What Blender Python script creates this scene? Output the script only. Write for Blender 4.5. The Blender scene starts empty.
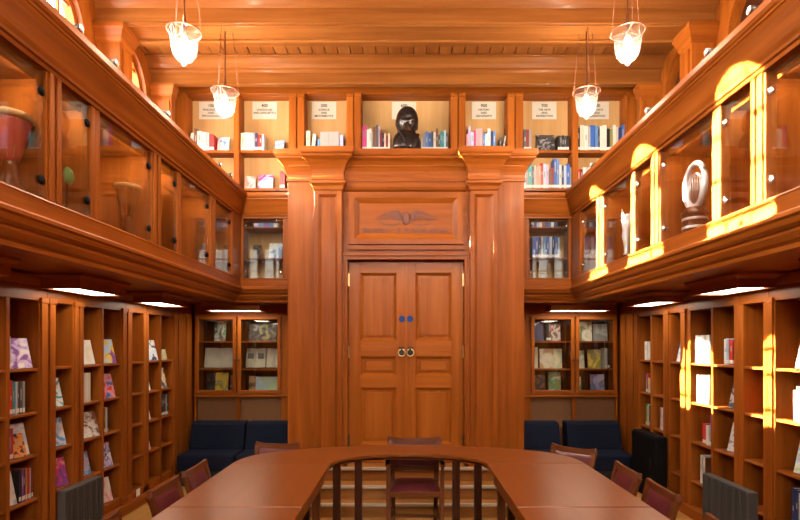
import bpy, bmesh, math, random
from mathutils import Vector, Matrix
random.seed(7)
SC = bpy.context.scene
COL = SC.collection
PI = math.pi
EYE = 1.62

# ------------------------------------------------------------------ materials
def new_mat(name):
    m = bpy.data.materials.new(name); m.use_nodes = True
    nt = m.node_tree; nt.nodes.clear()
    out = nt.nodes.new('ShaderNodeOutputMaterial')
    return m, nt, out

def node(nt, kind, **kw):
    n = nt.nodes.new(kind)
    for k, v in kw.items():
        if k in n.inputs: n.inputs[k].default_value = v
        else: setattr(n, k, v)
    return n

def plain(name, col, rough=0.5, metal=0.0, spec=0.5, noise=0.0, nscale=20.0, sheen=0.0, coat=0.0, bump=0.0):
    m, nt, out = new_mat(name)
    b = node(nt, 'ShaderNodeBsdfPrincipled')
    b.inputs['Base Color'].default_value = (*col, 1)
    b.inputs['Roughness'].default_value = rough
    b.inputs['Metallic'].default_value = metal
    b.inputs['Specular IOR Level'].default_value = spec
    b.inputs['Sheen Weight'].default_value = sheen
    b.inputs['Coat Weight'].default_value = coat
    if noise > 0 or bump > 0:
        tc = node(nt, 'ShaderNodeTexCoord')
        nz = node(nt, 'ShaderNodeTexNoise'); nz.inputs['Scale'].default_value = nscale; nz.inputs['Detail'].default_value = 4
        nt.links.new(tc.outputs['Object'], nz.inputs['Vector'])
        if noise > 0:
            mx = node(nt, 'ShaderNodeMix', data_type='RGBA')
            mx.inputs[6].default_value = (*[c*(1-noise) for c in col], 1)
            mx.inputs[7].default_value = (*[min(1, c*(1+noise)) for c in col], 1)
            nt.links.new(nz.outputs['Fac'], mx.inputs[0])
            nt.links.new(mx.outputs[2], b.inputs['Base Color'])
        if bump > 0:
            bp = node(nt, 'ShaderNodeBump'); bp.inputs['Strength'].default_value = bump; bp.inputs['Distance'].default_value = 0.004
            nt.links.new(nz.outputs['Fac'], bp.inputs['Height']); nt.links.new(bp.outputs['Normal'], b.inputs['Normal'])
    nt.links.new(b.outputs['BSDF'], out.inputs['Surface'])
    return m

def wood_mat(name, dark, mid, light, axis, rough=0.3, coat=0.25, scale=1.0, contrast=1.0, spec=0.13):
    m, nt, out = new_mat(name)
    b = node(nt, 'ShaderNodeBsdfPrincipled')
    tc = node(nt, 'ShaderNodeTexCoord'); geo = node(nt, 'ShaderNodeNewGeometry'); oi = node(nt, 'ShaderNodeObjectInfo')
    add = node(nt, 'ShaderNodeMath', operation='MULTIPLY_ADD')
    nt.links.new(geo.outputs['Random Per Island'], add.inputs[0]); add.inputs[1].default_value = 9.0
    nt.links.new(oi.outputs['Random'], add.inputs[2])
    va = node(nt, 'ShaderNodeVectorMath', operation='ADD')
    nt.links.new(tc.outputs['Object'], va.inputs[0]); nt.links.new(add.outputs[0], va.inputs[1])
    mp = node(nt, 'ShaderNodeMapping')
    s = [14.0*scale]*3; s[axis] = 0.9*scale
    mp.inputs['Scale'].default_value = s
    nt.links.new(va.outputs[0], mp.inputs['Vector'])
    n1 = node(nt, 'ShaderNodeTexNoise'); n1.inputs['Scale'].default_value = 1.0; n1.inputs['Detail'].default_value = 5; n1.inputs['Roughness'].default_value = 0.6; n1.inputs['Distortion'].default_value = 0.12
    nt.links.new(mp.outputs['Vector'], n1.inputs['Vector'])
    mp2 = node(nt, 'ShaderNodeMapping'); s2 = [90.0*scale]*3; s2[axis] = 3.0*scale
    mp2.inputs['Scale'].default_value = s2
    nt.links.new(va.outputs[0], mp2.inputs['Vector'])
    n2 = node(nt, 'ShaderNodeTexNoise'); n2.inputs['Scale'].default_value = 1.0; n2.inputs['Detail'].default_value = 2
    nt.links.new(mp2.outputs['Vector'], n2.inputs['Vector'])
    mix = node(nt, 'ShaderNodeMath', operation='MULTIPLY_ADD'); nt.links.new(n2.outputs['Fac'], mix.inputs[0]); mix.inputs[1].default_value = 0.20
    nt.links.new(n1.outputs['Fac'], mix.inputs[2])
    isl = node(nt, 'ShaderNodeMath', operation='MULTIPLY_ADD'); nt.links.new(geo.outputs['Random Per Island'], isl.inputs[0]); isl.inputs[1].default_value = 0.16
    nt.links.new(mix.outputs[0], isl.inputs[2])
    rp = node(nt, 'ShaderNodeValToRGB')
    c = contrast
    rp.color_ramp.elements[0].position = 0.70-0.27*c; rp.color_ramp.elements[0].color = (*dark, 1)
    rp.color_ramp.elements[1].position = 0.70+0.27*c; rp.color_ramp.elements[1].color = (*light, 1)
    e = rp.color_ramp.elements.new(0.70); e.color = (*mid, 1)
    nt.links.new(isl.outputs[0], rp.inputs['Fac']); nt.links.new(rp.outputs['Color'], b.inputs['Base Color'])
    b.inputs['Roughness'].default_value = rough
    b.inputs['Specular IOR Level'].default_value = spec
    b.inputs['Coat Weight'].default_value = coat; b.inputs['Coat Roughness'].default_value = 0.12
    nt.links.new(b.outputs['BSDF'], out.inputs['Surface'])
    return m

class WoodSet:
    def __init__(s, name, *a, **k):
        s.ax = [wood_mat(f'{name}_{"xyz"[i]}', *a, axis=i, **k) for i in range(3)]

def glass_mat(name, tint=(0.95, 0.97, 0.96), refl=1.0, milk=0.0):
    m, nt, out = new_mat(name)
    tr = node(nt, 'ShaderNodeBsdfTransparent'); tr.inputs['Color'].default_value = (*tint, 1)
    gl = node(nt, 'ShaderNodeBsdfGlossy'); gl.inputs['Roughness'].default_value = 0.02
    lw = node(nt, 'ShaderNodeLayerWeight'); lw.inputs['Blend'].default_value = 0.5
    pw = node(nt, 'ShaderNodeMath', operation='POWER'); nt.links.new(lw.outputs['Facing'], pw.inputs[0]); pw.inputs[1].default_value = 4.0
    mu = node(nt, 'ShaderNodeMath', operation='MULTIPLY_ADD'); mu.use_clamp = True
    nt.links.new(pw.outputs[0], mu.inputs[0]); mu.inputs[1].default_value = 0.5*refl; mu.inputs[2].default_value = 0.03*refl
    mx = node(nt, 'ShaderNodeMixShader'); nt.links.new(mu.outputs[0], mx.inputs[0])
    nt.links.new(tr.outputs[0], mx.inputs[1]); nt.links.new(gl.outputs[0], mx.inputs[2])
    last = mx
    if milk > 0:
        df = node(nt, 'ShaderNodeBsdfTranslucent'); df.inputs['Color'].default_value = (0.95, 0.93, 0.9, 1)
        d2 = node(nt, 'ShaderNodeBsdfDiffuse'); d2.inputs['Color'].default_value = (0.95, 0.93, 0.9, 1)
        ad = node(nt, 'ShaderNodeMixShader'); ad.inputs[0].default_value = 0.5
        nt.links.new(df.outputs[0], ad.inputs[1]); nt.links.new(d2.outputs[0], ad.inputs[2])
        m2 = node(nt, 'ShaderNodeMixShader'); m2.inputs[0].default_value = milk
        nt.links.new(mx.outputs[0], m2.inputs[1]); nt.links.new(ad.outputs[0], m2.inputs[2])
        last = m2
    nt.links.new(last.outputs[0], out.inputs['Surface'])
    return m

def emit_mat(name, col, strength):
    m, nt, out = new_mat(name)
    e = node(nt, 'ShaderNodeEmission'); e.inputs['Color'].default_value = (*col, 1); e.inputs['Strength'].default_value = strength
    nt.links.new(e.outputs[0], out.inputs['Surface'])
    return m

def ribbed_mat(name, c1, c2, scale, axis=0):
    m, nt, out = new_mat(name)
    b = node(nt, 'ShaderNodeBsdfPrincipled'); b.inputs['Roughness'].default_value = 0.85
    tc = node(nt, 'ShaderNodeTexCoord'); w = node(nt, 'ShaderNodeTexWave'); w.bands_direction = 'XYZ'[axis]
    w.inputs['Scale'].default_value = scale; w.inputs['Distortion'].default_value = 0.3
    nt.links.new(tc.outputs['Object'], w.inputs['Vector'])
    mx = node(nt, 'ShaderNodeMix', data_type='RGBA'); mx.inputs[6].default_value = (*c1, 1); mx.inputs[7].default_value = (*c2, 1)
    nt.links.new(w.outputs['Fac'], mx.inputs[0]); nt.links.new(mx.outputs[2], b.inputs['Base Color'])
    nt.links.new(b.outputs[0], out.inputs['Surface'])
    return m

_art = {}
def art_mat(key, c1, c2, c3, scale=14.0):
    """printed book jacket: blotches of three printed colours"""
    if key in _art: return _art[key]
    m, nt, out = new_mat('jacket_'+key.replace(' ', '_'))
    b = node(nt, 'ShaderNodeBsdfPrincipled'); b.inputs['Roughness'].default_value = 0.35
    tc = node(nt, 'ShaderNodeTexCoord'); oi = node(nt, 'ShaderNodeObjectInfo')
    va = node(nt, 'ShaderNodeVectorMath', operation='ADD')
    nt.links.new(tc.outputs['Object'], va.inputs[0]); nt.links.new(oi.outputs['Random'], va.inputs[1])
    nz = node(nt, 'ShaderNodeTexNoise'); nz.inputs['Scale'].default_value = scale; nz.inputs['Detail'].default_value = 2; nz.inputs['Distortion'].default_value = 1.0
    nt.links.new(va.outputs[0], nz.inputs['Vector'])
    rp = node(nt, 'ShaderNodeValToRGB'); rp.color_ramp.interpolation = 'EASE'
    rp.color_ramp.elements[0].position = 0.40; rp.color_ramp.elements[0].color = (*c2, 1)
    rp.color_ramp.elements[1].position = 0.62; rp.color_ramp.elements[1].color = (*c3, 1)
    e = rp.color_ramp.elements.new(0.50); e.color = (*c1, 1)
    nt.links.new(nz.outputs['Fac'], rp.inputs['Fac']); nt.links.new(rp.outputs['Color'], b.inputs['Base Color'])
    nt.links.new(b.outputs[0], out.inputs['Surface'])
    _art[key] = m
    return m

def floor_mat():
    m, nt, out = new_mat('parquet')
    b = node(nt, 'ShaderNodeBsdfPrincipled'); b.inputs['Roughness'].default_value = 0.3
    tc = node(nt, 'ShaderNodeTexCoord'); mp = node(nt, 'ShaderNodeMapping'); mp.inputs['Rotation'].default_value = (0, 0, PI/2)
    nt.links.new(tc.outputs['Object'], mp.inputs['Vector'])
    br = node(nt, 'ShaderNodeTexBrick'); br.inputs['Scale'].default_value = 1.0
    br.inputs['Brick Width'].default_value = 0.9; br.inputs['Row Height'].default_value = 0.08; br.inputs['Mortar Size'].default_value = 0.0015
    br.inputs['Color1'].default_value = (0.50, 0.27, 0.075, 1); br.inputs['Color2'].default_value = (0.40, 0.20, 0.05, 1); br.inputs['Mortar'].default_value = (0.12, 0.05, 0.015, 1)
    nt.links.new(mp.outputs[0], br.inputs['Vector'])
    nt.links.new(br.outputs['Color'], b.inputs['Base Color']); nt.links.new(b.outputs[0], out.inputs['Surface'])
    return m

WOOD = WoodSet('oak', (0.175, 0.042, 0.0044), (0.258, 0.067, 0.0074), (0.345, 0.101, 0.0135), rough=0.36, coat=0.02)
DOORWOOD_LIT = WoodSet('oak_door', (0.24, 0.062, 0.0066), (0.32, 0.090, 0.0100), (0.40, 0.122, 0.016), rough=0.33, coat=0.04)  # oak lightened so the colour carries the doors' reflected sheen
BACKWOOD_SHADED = WoodSet('oak_back_shaded', (0.055, 0.015, 0.004), (0.08, 0.022, 0.0055), (0.11, 0.032, 0.008), rough=0.45, coat=0.0)  # oak darkened so the colour carries the shade inside the shelves
TABLEWOOD = WoodSet('table_veneer', (0.155, 0.040, 0.0055), (0.19, 0.051, 0.0070), (0.225, 0.064, 0.0095), rough=0.29, coat=0.0, scale=0.8, spec=0.35)
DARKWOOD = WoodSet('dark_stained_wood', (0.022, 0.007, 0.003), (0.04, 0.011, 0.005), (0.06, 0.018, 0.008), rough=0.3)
CHAIRWOOD = WoodSet('chair_wood', (0.075, 0.021, 0.007), (0.115, 0.034, 0.011), (0.16, 0.053, 0.018), rough=0.28, coat=0.3)
STEPWOOD = WoodSet('step_wood', (0.28, 0.12, 0.03), (0.36, 0.16, 0.045), (0.42, 0.20, 0.06), rough=0.4)
TAN = WoodSet('birch_board', (0.38, 0.215, 0.08), (0.43, 0.255, 0.105), (0.48, 0.295, 0.13), rough=0.55, coat=0.0)
BROWNBOARD = plain('brown_board', (0.16, 0.065, 0.018), 0.7, noise=0.1)
CEIL = WoodSet('ceiling_board', (0.165, 0.050, 0.0095), (0.22, 0.075, 0.015), (0.29, 0.110, 0.027), rough=0.4, coat=0.1)
MARK = plain('carving_painted_shadow', (0.15, 0.042, 0.020), 0.5)  # dark tone stands in for shadow in the carved relief
GLASS = glass_mat('cabinet_glass', refl=2.7)
WINGLASS = glass_mat('window_glass', tint=(0.98, 0.98, 0.97))
SHADE = glass_mat('lamp_glass', tint=(0.93, 0.93, 0.93), refl=1.6, milk=0.02)
BULB = emit_mat('bulb_glow', (1.0, 0.9, 0.74), 22)
DIFF = emit_mat('diffuser_glow', (1.0, 0.86, 0.66), 15.0)
FILLSTRIP = emit_mat('fill_strip_glow', (1.0, 0.84, 0.68), 180)  # glow of the fill strips added in the display cabinets
BRASS = plain('brass', (0.75, 0.52, 0.22), 0.28, 1.0)
BRONZE = plain('dark_bronze', (0.020, 0.015, 0.013), 0.24, 0.3, noise=0.15, nscale=10)
IRON = plain('dark_iron', (0.05, 0.04, 0.035), 0.4, 0.8)
COPPER = plain('brown_metal', (0.20, 0.075, 0.04), 0.35, 0.7)
CHROME = plain('chrome', (0.75, 0.75, 0.75), 0.15, 1.0)
SILVER = plain('silver', (0.85, 0.85, 0.88), 0.3, 0.35)
BLACKP = plain('black_plastic', (0.004, 0.004, 0.0045), 0.7, spec=0.1)
WHITEP = plain('white_plastic', (0.8, 0.78, 0.74), 0.4)
NAVY = plain('navy_wool', (0.0035, 0.0065, 0.020), 0.9, noise=0.25, nscale=300, spec=0.2, bump=0.2)
NAVYD = plain('black_base', (0.008, 0.009, 0.012), 0.7)
LEATHER = plain('burgundy_leather', (0.105, 0.018, 0.024), 0.32, noise=0.35, nscale=9, coat=0.2, bump=0.15)
CHARCOAL = ribbed_mat('charcoal_ribbed_cloth', (0.030, 0.028, 0.027), (0.055, 0.05, 0.048), 14)
BLUESIGN = plain('blue_sign', (0.006, 0.04, 0.19), 0.6, spec=0.2)
PAPER = plain('paper', (0.50, 0.46, 0.38), 0.8)
PAGE = plain('page_edges', (0.74, 0.69, 0.58), 0.85, noise=0.08, nscale=80)
INK = plain('ink', (0.02, 0.02, 0.02), 0.7)
REDLACQ = plain('red_lacquer', (0.42, 0.05, 0.045), 0.35)
GREENP = plain('green_enamel', (0.05, 0.36, 0.10), 0.4)
FLOOR = floor_mat()
LEDLENS = plain('spot_lens', (0.7, 0.7, 0.72), 0.1, 0.3)

CC = {'white': (0.68, 0.66, 0.61), 'cream': (0.72, 0.62, 0.44), 'ivory': (0.64, 0.58, 0.46), 'pale grey': (0.42, 0.42, 0.41), 'grey': (0.26, 0.26, 0.27), 'dark grey': (0.07, 0.07, 0.075),
      'black': (0.015, 0.014, 0.016), 'red': (0.52, 0.025, 0.025), 'dark red': (0.20, 0.018, 0.02), 'pink': (0.70, 0.30, 0.32), 'magenta': (0.62, 0.05, 0.24),
      'lilac': (0.50, 0.40, 0.62), 'purple': (0.20, 0.06, 0.28), 'navy': (0.02, 0.035, 0.13), 'blue': (0.03, 0.11, 0.42), 'mid blue': (0.10, 0.22, 0.48), 'pale blue': (0.40, 0.54, 0.72),
      'teal': (0.02, 0.26, 0.26), 'green': (0.05, 0.30, 0.12), 'pale green': (0.42, 0.55, 0.36), 'olive': (0.28, 0.25, 0.08), 'yellow': (0.75, 0.52, 0.06), 'orange': (0.70, 0.22, 0.03),
      'brown': (0.16, 0.065, 0.03), 'tan': (0.48, 0.28, 0.13)}
_cm = {}
def cover(c):
    if c not in _cm: _cm[c] = plain('cover_'+c.replace(' ', '_'), CC[c], 0.42)
    return _cm[c]

# ------------------------------------------------------------------ mesh builder
class MB:
    def __init__(s): s.v = []; s.f = []; s.m = []; s.sm = []
    def _add(s, vs, fs, mat, smooth=False, axis=None):
        if isinstance(mat, WoodSet):
            if axis is None:
                d = [max(v[i] for v in vs)-min(v[i] for v in vs) for i in range(3)]
                axis = d.index(max(d))
            mat = mat.ax[axis]
        o = len(s.v); s.v += [tuple(v) for v in vs]
        for f in fs:
            s.f.append([i+o for i in f]); s.m.append(mat); s.sm.append(smooth)
        return s
    def box(s, x0, x1, y0, y1, z0, z1, mat=None, axis=None):
        if x0 > x1: x0, x1 = x1, x0
        if y0 > y1: y0, y1 = y1, y0
        if z0 > z1: z0, z1 = z1, z0
        vs = [(x, y, z) for z in (z0, z1) for y in (y0, y1) for x in (x0, x1)]
        fs = [(0, 2, 3, 1), (4, 5, 7, 6), (0, 1, 5, 4), (2, 6, 7, 3), (0, 4, 6, 2), (1, 3, 7, 5)]
        return s._add(vs, fs, mat or WOOD, axis=axis)
    def hexa(s, vs, mat, axis=None):
        fs = [(0, 2, 3, 1), (4, 5, 7, 6), (0, 1, 5, 4), (2, 6, 7, 3), (0, 4, 6, 2), (1, 3, 7, 5)]
        return s._add(vs, fs, mat, axis=axis)
    def frame(s, x0, x1, z0, z1, y0, y1, w, mat=None):
        """rectangular frame in the xz plane, bar width w"""
        s.box(x0, x0+w, y0, y1, z0, z1, mat); s.box(x1-w, x1, y0, y1, z0, z1, mat)
        s.box(x0+w, x1-w, y0, y1, z0, z0+w, mat); s.box(x0+w, x1-w, y0, y1, z1-w, z1, mat)
        return s
    def bevel_panel(s, x0, x1, z0, z1, yf, depth, w, mat=None):
        """sunk moulding: sloping frame from (yf) at the outside to yf+depth at the inside, and the field"""
        mat = mat or WOOD
        a = [(x0, yf, z0), (x1, yf, z0), (x1, yf, z1), (x0, yf, z1)]
        b = [(x0+w, yf+depth, z0+w), (x1-w, yf+depth, z0+w), (x1-w, yf+depth, z1-w), (x0+w, yf+depth, z1-w)]
        for i in range(4):
            j = (i+1) % 4
            s._add([a[i], a[j], b[j], b[i]], [(0, 1, 2, 3)], mat)
        s._add(b, [(0, 1, 2, 3)], mat)
        return s
    def prism(s, poly, axis, a, b, mat=None, wax=None):
        """extrude a polygon; axis 0: poly=(y,z); 1: poly=(x,z); 2: poly=(x,y)"""
        def P(p, t):
            return [(t, p[0], p[1]), (p[0], t, p[1]), (p[0], p[1], t)][axis]
        n = len(poly)
        vs = [P(p, a) for p in poly]+[P(p, b) for p in poly]
        fs = [tuple(range(n)), tuple(range(2*n-1, n-1, -1))]+[(i, (i+1) % n, n+(i+1) % n, n+i) for i in range(n)]
        return s._add(vs, fs, mat or WOOD, axis=wax)
    def sweep(s, prof, path, mat=None, caps=True, side=1, split=True):
        """moulding: profile (d,z), d measured to the right of travel (side=1), along a plan polyline with mitres"""
        n = len(path); P = [Vector(p) for p in path]
        offs = []
        for i in range(n):
            nn = []
            for a, b in ((i-1, i), (i, i+1)):
                if a < 0 or b >= n: continue
                t = (P[b]-P[a]).normalized(); nn.append(Vector((t.y, -t.x))*side)
            if len(nn) == 1: m = nn[0]
            else:
                m = nn[0]+nn[1]; m = m/max(1e-6, m.dot(nn[0]))
            offs.append(m)
        k = len(prof)
        for i in range(n-1):
            vs = []
            for j in (i, i+1):
                for d, z in prof:
                    q = P[j]+offs[j]*d; vs.append((q.x, q.y, z))
            fs = [(a, (a+1) % k, k+(a+1) % k, k+a) for a in range(k)]
            if caps and i == 0: fs.append(tuple(range(k-1, -1, -1)))
            if caps and i == n-2: fs.append(tuple(range(k, 2*k)))
            t = P[i+1]-P[i]
            s._add(vs, fs, mat or WOOD, axis=0 if abs(t.x) > abs(t.y) else 1)
        return s
    def lathe(s, prof, c=(0, 0, 0), n=24, mat=None, smooth=True, cap=True, M=None):
        vs = []; fs = []; k = len(prof)
        for i in range(n):
            a = 2*PI*i/n
            for r, z in prof: vs.append(Vector((r*math.cos(a), r*math.sin(a), z)))
        for i in range(n):
            j = (i+1) % n
            for q in range(k-1): fs.append((i*k+q, j*k+q, j*k+q+1, i*k+q+1))
        if cap:
            if prof[0][0] > 1e-5: fs.append(tuple(i*k for i in range(n-1, -1, -1)))
            if prof[-1][0] > 1e-5: fs.append(tuple(i*k+k-1 for i in range(n)))
        if M is not None: vs = [M @ v for v in vs]
        c = Vector(c)
        return s._add([v+c for v in vs], fs, mat, smooth, axis=2)
    def tube(s, pts, r, n=8, mat=None, closed=False, flat=None):
        P = [Vector(p) for p in pts]; m = len(P); vs = []
        for i in range(m):
            if closed: t = P[(i+1) % m]-P[i-1]
            else: t = P[min(i+1, m-1)]-P[max(i-1, 0)]
            t.normalize()
            up = Vector((0, 0, 1)) if abs(t.z) < 0.9 else Vector((0, 1, 0))
            a = t.cross(up).normalized(); b = a.cross(t)
            rr = r[i] if isinstance(r, (list, tuple)) else r
            for j in range(n):
                w = 2*PI*j/n
                vs.append(P[i]+a*rr*math.cos(w)+b*rr*math.sin(w)*(flat or 1))
        fs = []
        for i in range(m if closed else m-1):
            i2 = (i+1) % m
            for j in range(n):
                j2 = (j+1) % n
                fs.append((i*n+j, i*n+j2, i2*n+j2, i2*n+j))
        if not closed: fs += [tuple(range(n-1, -1, -1)), tuple(range((m-1)*n, m*n))]
        return s._add(vs, fs, mat, True)
    def bar(s, pts, w, h, mat=None, side=(1, 0, 0)):
        """rectangular bar along pts; w measured along `side`, h across"""
        P = [Vector(p) for p in pts]; m = len(P); S = Vector(side); vs = []
        for i in range(m):
            t = (P[min(i+1, m-1)]-P[max(i-1, 0)]).normalized()
            a = (S-t*S.dot(t)).normalized(); b = t.cross(a)
            ww = w[i] if isinstance(w, (list, tuple)) else w; hh = h[i] if isinstance(h, (list, tuple)) else h
            for u, v in ((-1, -1), (1, -1), (1, 1), (-1, 1)): vs.append(P[i]+a*u*ww/2+b*v*hh/2)
        fs = []
        for i in range(m-1):
            for j in range(4):
                j2 = (j+1) % 4
                fs.append((i*4+j, i*4+j2, i*4+4+j2, i*4+4+j))
        fs += [(3, 2, 1, 0), tuple(range((m-1)*4, m*4))]
        return s._add(vs, fs, mat)
    def move(s, M):
        s.v = [tuple(M @ Vector(v)) for v in s.v]; return s
    def build(s, name, parent=None, bevel=0.0, seg=1, fix=True):
        me = bpy.data.meshes.new(name)
        bm = bmesh.new()
        mats = []
        for m in s.m:
            if m not in mats: mats.append(m)
        V = [bm.verts.new(v) for v in s.v]
        for f, m, sm in zip(s.f, s.m, s.sm):
            try: F = bm.faces.new([V[i] for i in f])
            except ValueError: continue
            F.material_index = mats.index(m); F.smooth = sm
        if fix: bmesh.ops.recalc_face_normals(bm, faces=bm.faces)
        if bevel > 0:
            ed = [e for e in bm.edges if len(e.link_faces) == 2 and e.calc_face_angle(0) > 0.5]
            bmesh.ops.bevel(bm, geom=ed, offset=bevel, segments=seg, profile=0.5, affect='EDGES', clamp_overlap=True)
        bm.to_mesh(me); bm.free()
        for m in mats: me.materials.append(m)
        o = bpy.data.objects.new(name, me); COL.objects.link(o)
        if parent is not None: o.parent = parent
        return o

def tag(o, label, cat, group=None):
    o['label'] = label; o['category'] = cat
    if group: o['group'] = group
    return o
def thing(name, label, cat, loc=(0, 0, 0), rz=0.0, group=None):
    o = bpy.data.objects.new(name, None); COL.objects.link(o)
    o.empty_display_size = 0.1
    o.location = loc; o.rotation_euler = (0, 0, rz)
    return tag(o, label, cat, group)
def struct(name, mb, bevel=0.0, parent=None):
    o = mb.build(name, parent, bevel); 
    if parent is None: o['kind'] = 'structure'
    return o
def dup(root, loc, rz, label, group=None):
    def cp(o, par):
        c = o.copy(); COL.objects.link(c)
        if par is not None: c.parent = par
        for ch in o.children: cp(ch, c)
        return c
    r = cp(root, None); r.location = loc; r.rotation_euler = (0, 0, rz); r['label'] = label
    if group: r['group'] = group
    return r
ORD = ['first', 'second', 'third', 'fourth', 'fifth', 'sixth', 'seventh', 'eighth', 'ninth', 'tenth', 'eleventh', 'twelfth', 'thirteenth', 'fourteenth', 'fifteenth', 'sixteenth',
       'seventeenth', 'eighteenth', 'nineteenth', 'twentieth', 'twenty-first', 'twenty-second', 'twenty-third', 'twenty-fourth', 'twenty-fifth', 'twenty-sixth', 'twenty-seventh', 'twenty-eighth']
# ------------------------------------------------------------------ the room
TRIM = [0]
def trim(mb, bevel=0.0):
    TRIM[0] += 1
    return struct(f'trim_{TRIM[0]}', mb, bevel)

YF = -3.0                      # wall behind the camera
ZC = 4.68                      # ceiling boards
struct('floor', MB().box(-3.1, 3.1, YF-0.1, 7.1, -0.1, 0.0, FLOOR))
c = MB()
y = -3.0; x = -2.95
k = 0
while x < 2.95:
    c.box(x, min(x+0.123, 2.95), YF, 7.1, ZC+(0.0 if k % 2 else 0.002), ZC+0.05, CEIL, axis=1); x += 0.132; k += 1
c.box(-3.1, 3.1, YF-0.1, 7.1, ZC+0.05, ZC+0.1, DARKWOOD)
struct('ceiling', c)
struct('wall_back', MB().box(-3.1, 3.1, 7.0, 7.1, 0, 4.8, WOOD, axis=2))

WINY = [-1.71, -0.54, 0.63, 1.80, 2.98, 4.17, 5.25]
HW = 0.345; ZB = 3.46; ZS = 4.235
def arch_pts(yc, hw, zs, n=20):
    return [(yc-hw*math.cos(PI*i/n), zs+hw*math.sin(PI*i/n)) for i in range(n+1)]
def upper_wall(s, name):
    w = MB()
    w.box(s*3.0, s*3.1, YF, 7.0, 0, 3.3, WOOD, axis=2)
    edges = [YF]+[(WINY[i]+WINY[i+1])/2 for i in range(len(WINY)-1)]+[5.72]
    for i, yc in enumerate(WINY):
        a, b = edges[i], edges[i+1]
        w.box(s*2.75, s*3.1, a, b, 3.3, ZB, WOOD)
        poly = [(a, ZB), (yc-HW, ZB)]+arch_pts(yc, HW, ZS)+[(yc+HW, ZB), (b, ZB), (b, 4.75), (a, 4.75)]
        w.prism(poly, 0, s*2.75, s*2.87, WOOD, wax=2)
        ring = [(s*2.745, p[0], p[1]) for p in [(yc-HW-0.02, ZB)]+arch_pts(yc, HW+0.02, ZS)+[(yc+HW+0.02, ZB)]]
        w.bar(ring, 0.03, 0.035, WOOD.ax[1])
    w.box(s*2.75, s*3.1, 5.72, 7.0, 3.3, 4.75, WOOD, axis=2)
    return struct(name, w)
upper_wall(-1, 'wall_left'); upper_wall(1, 'wall_right')

def arched_window(n, s, yc, glass):
    """a glazed lunette in the wall: wooden frame with glazing bars, panes behind"""
    xf = 2.80
    f = MB()
    path = [(s*xf, p[0], p[1]) for p in [(yc-HW+0.02, ZB+0.02)]+arch_pts(yc, HW-0.02, ZS)+[(yc+HW-0.02, ZB+0.02)]]
    f.bar(path, 0.05, 0.04, WOOD.ax[2])
    f.box(s*(xf-0.025), s*(xf+0.025), yc-HW, yc+HW, ZB, ZB+0.04)
    for q in (-0.11, 0.11):
        h = math.sqrt(HW*HW-q*q)
        f.box(s*(xf-0.012), s*(xf+0.012), yc+q-0.011, yc+q+0.011, ZB+0.03, ZS+h-0.02)
    for z in (3.72, 3.98, 4.24, 4.43):
        h = HW if z <= ZS else math.sqrt(HW*HW-(z-ZS)**2)
        f.box(s*(xf-0.012), s*(xf+0.012), yc-h+0.02, yc+h-0.02, z-0.011, z+0.011)
    o = struct(f'window_{n}', f)
    g = MB()
    poly = [(yc-HW+0.01, ZB+0.01)]+arch_pts(yc, HW-0.01, ZS)+[(yc+HW-0.01, ZB+0.01)]
    g.prism(poly, 0, s*(xf+0.014), s*(xf+0.018), glass, wax=2)
    g.build('pane', o)
wn = 0
for yc in WINY:
    wn += 1; arched_window(wn, -1, yc, WINGLASS)
# opposite: blind arches with dark panels
for i, yc in enumerate(WINY):
    p = MB()
    p.prism([(yc-HW, ZB)]+arch_pts(yc, HW, ZS)+[(yc+HW, ZB)], 0, 2.82, 2.87, DARKWOOD, wax=2)
    for z in (3.9, 4.2):
        p.box(2.805, 2.825, yc-HW, yc+HW, z-0.012, z+0.012, WOOD)
    p.box(2.805, 2.825, yc-0.012, yc+0.012, ZB, ZS+HW-0.01, WOOD)
    trim(p)

# wall behind the camera with three tall glazed windows
w = MB()
FW = [(-2.35, -0.95), (-0.7, 0.7), (0.95, 2.35)]
FZ = (3.4, 4.4)
xs = [-3.1]+[v for p in FW for v in p]+[3.1]
for i in range(0, len(xs), 2): w.box(xs[i], xs[i+1], YF-0.1, YF, 0, 4.75, WOOD, axis=2)
for a, b in FW:
    w.box(a, b, YF-0.1, YF, 0, FZ[0], WOOD, axis=2); w.box(a, b, YF-0.1, YF, FZ[1], 4.75, WOOD, axis=2)
struct('wall_front', w)
for a, b in FW:
    wn += 1
    f = MB(); f.frame(a, b, FZ[0], FZ[1], YF-0.08, YF-0.02, 0.05)
    for q in (1/3, 2/3): f.box(a+(b-a)*q-0.012, a+(b-a)*q+0.012, YF-0.07, YF-0.04, FZ[0], FZ[1])
    for q in range(1, 3): zz = FZ[0]+(FZ[1]-FZ[0])*q/3; f.box(a, b, YF-0.07, YF-0.04, zz-0.012, zz+0.012)
    o = struct(f'window_{wn}', f)
    MB().box(a, b, YF-0.052, YF-0.048, FZ[0], FZ[1], WINGLASS).build('pane', o)

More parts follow.
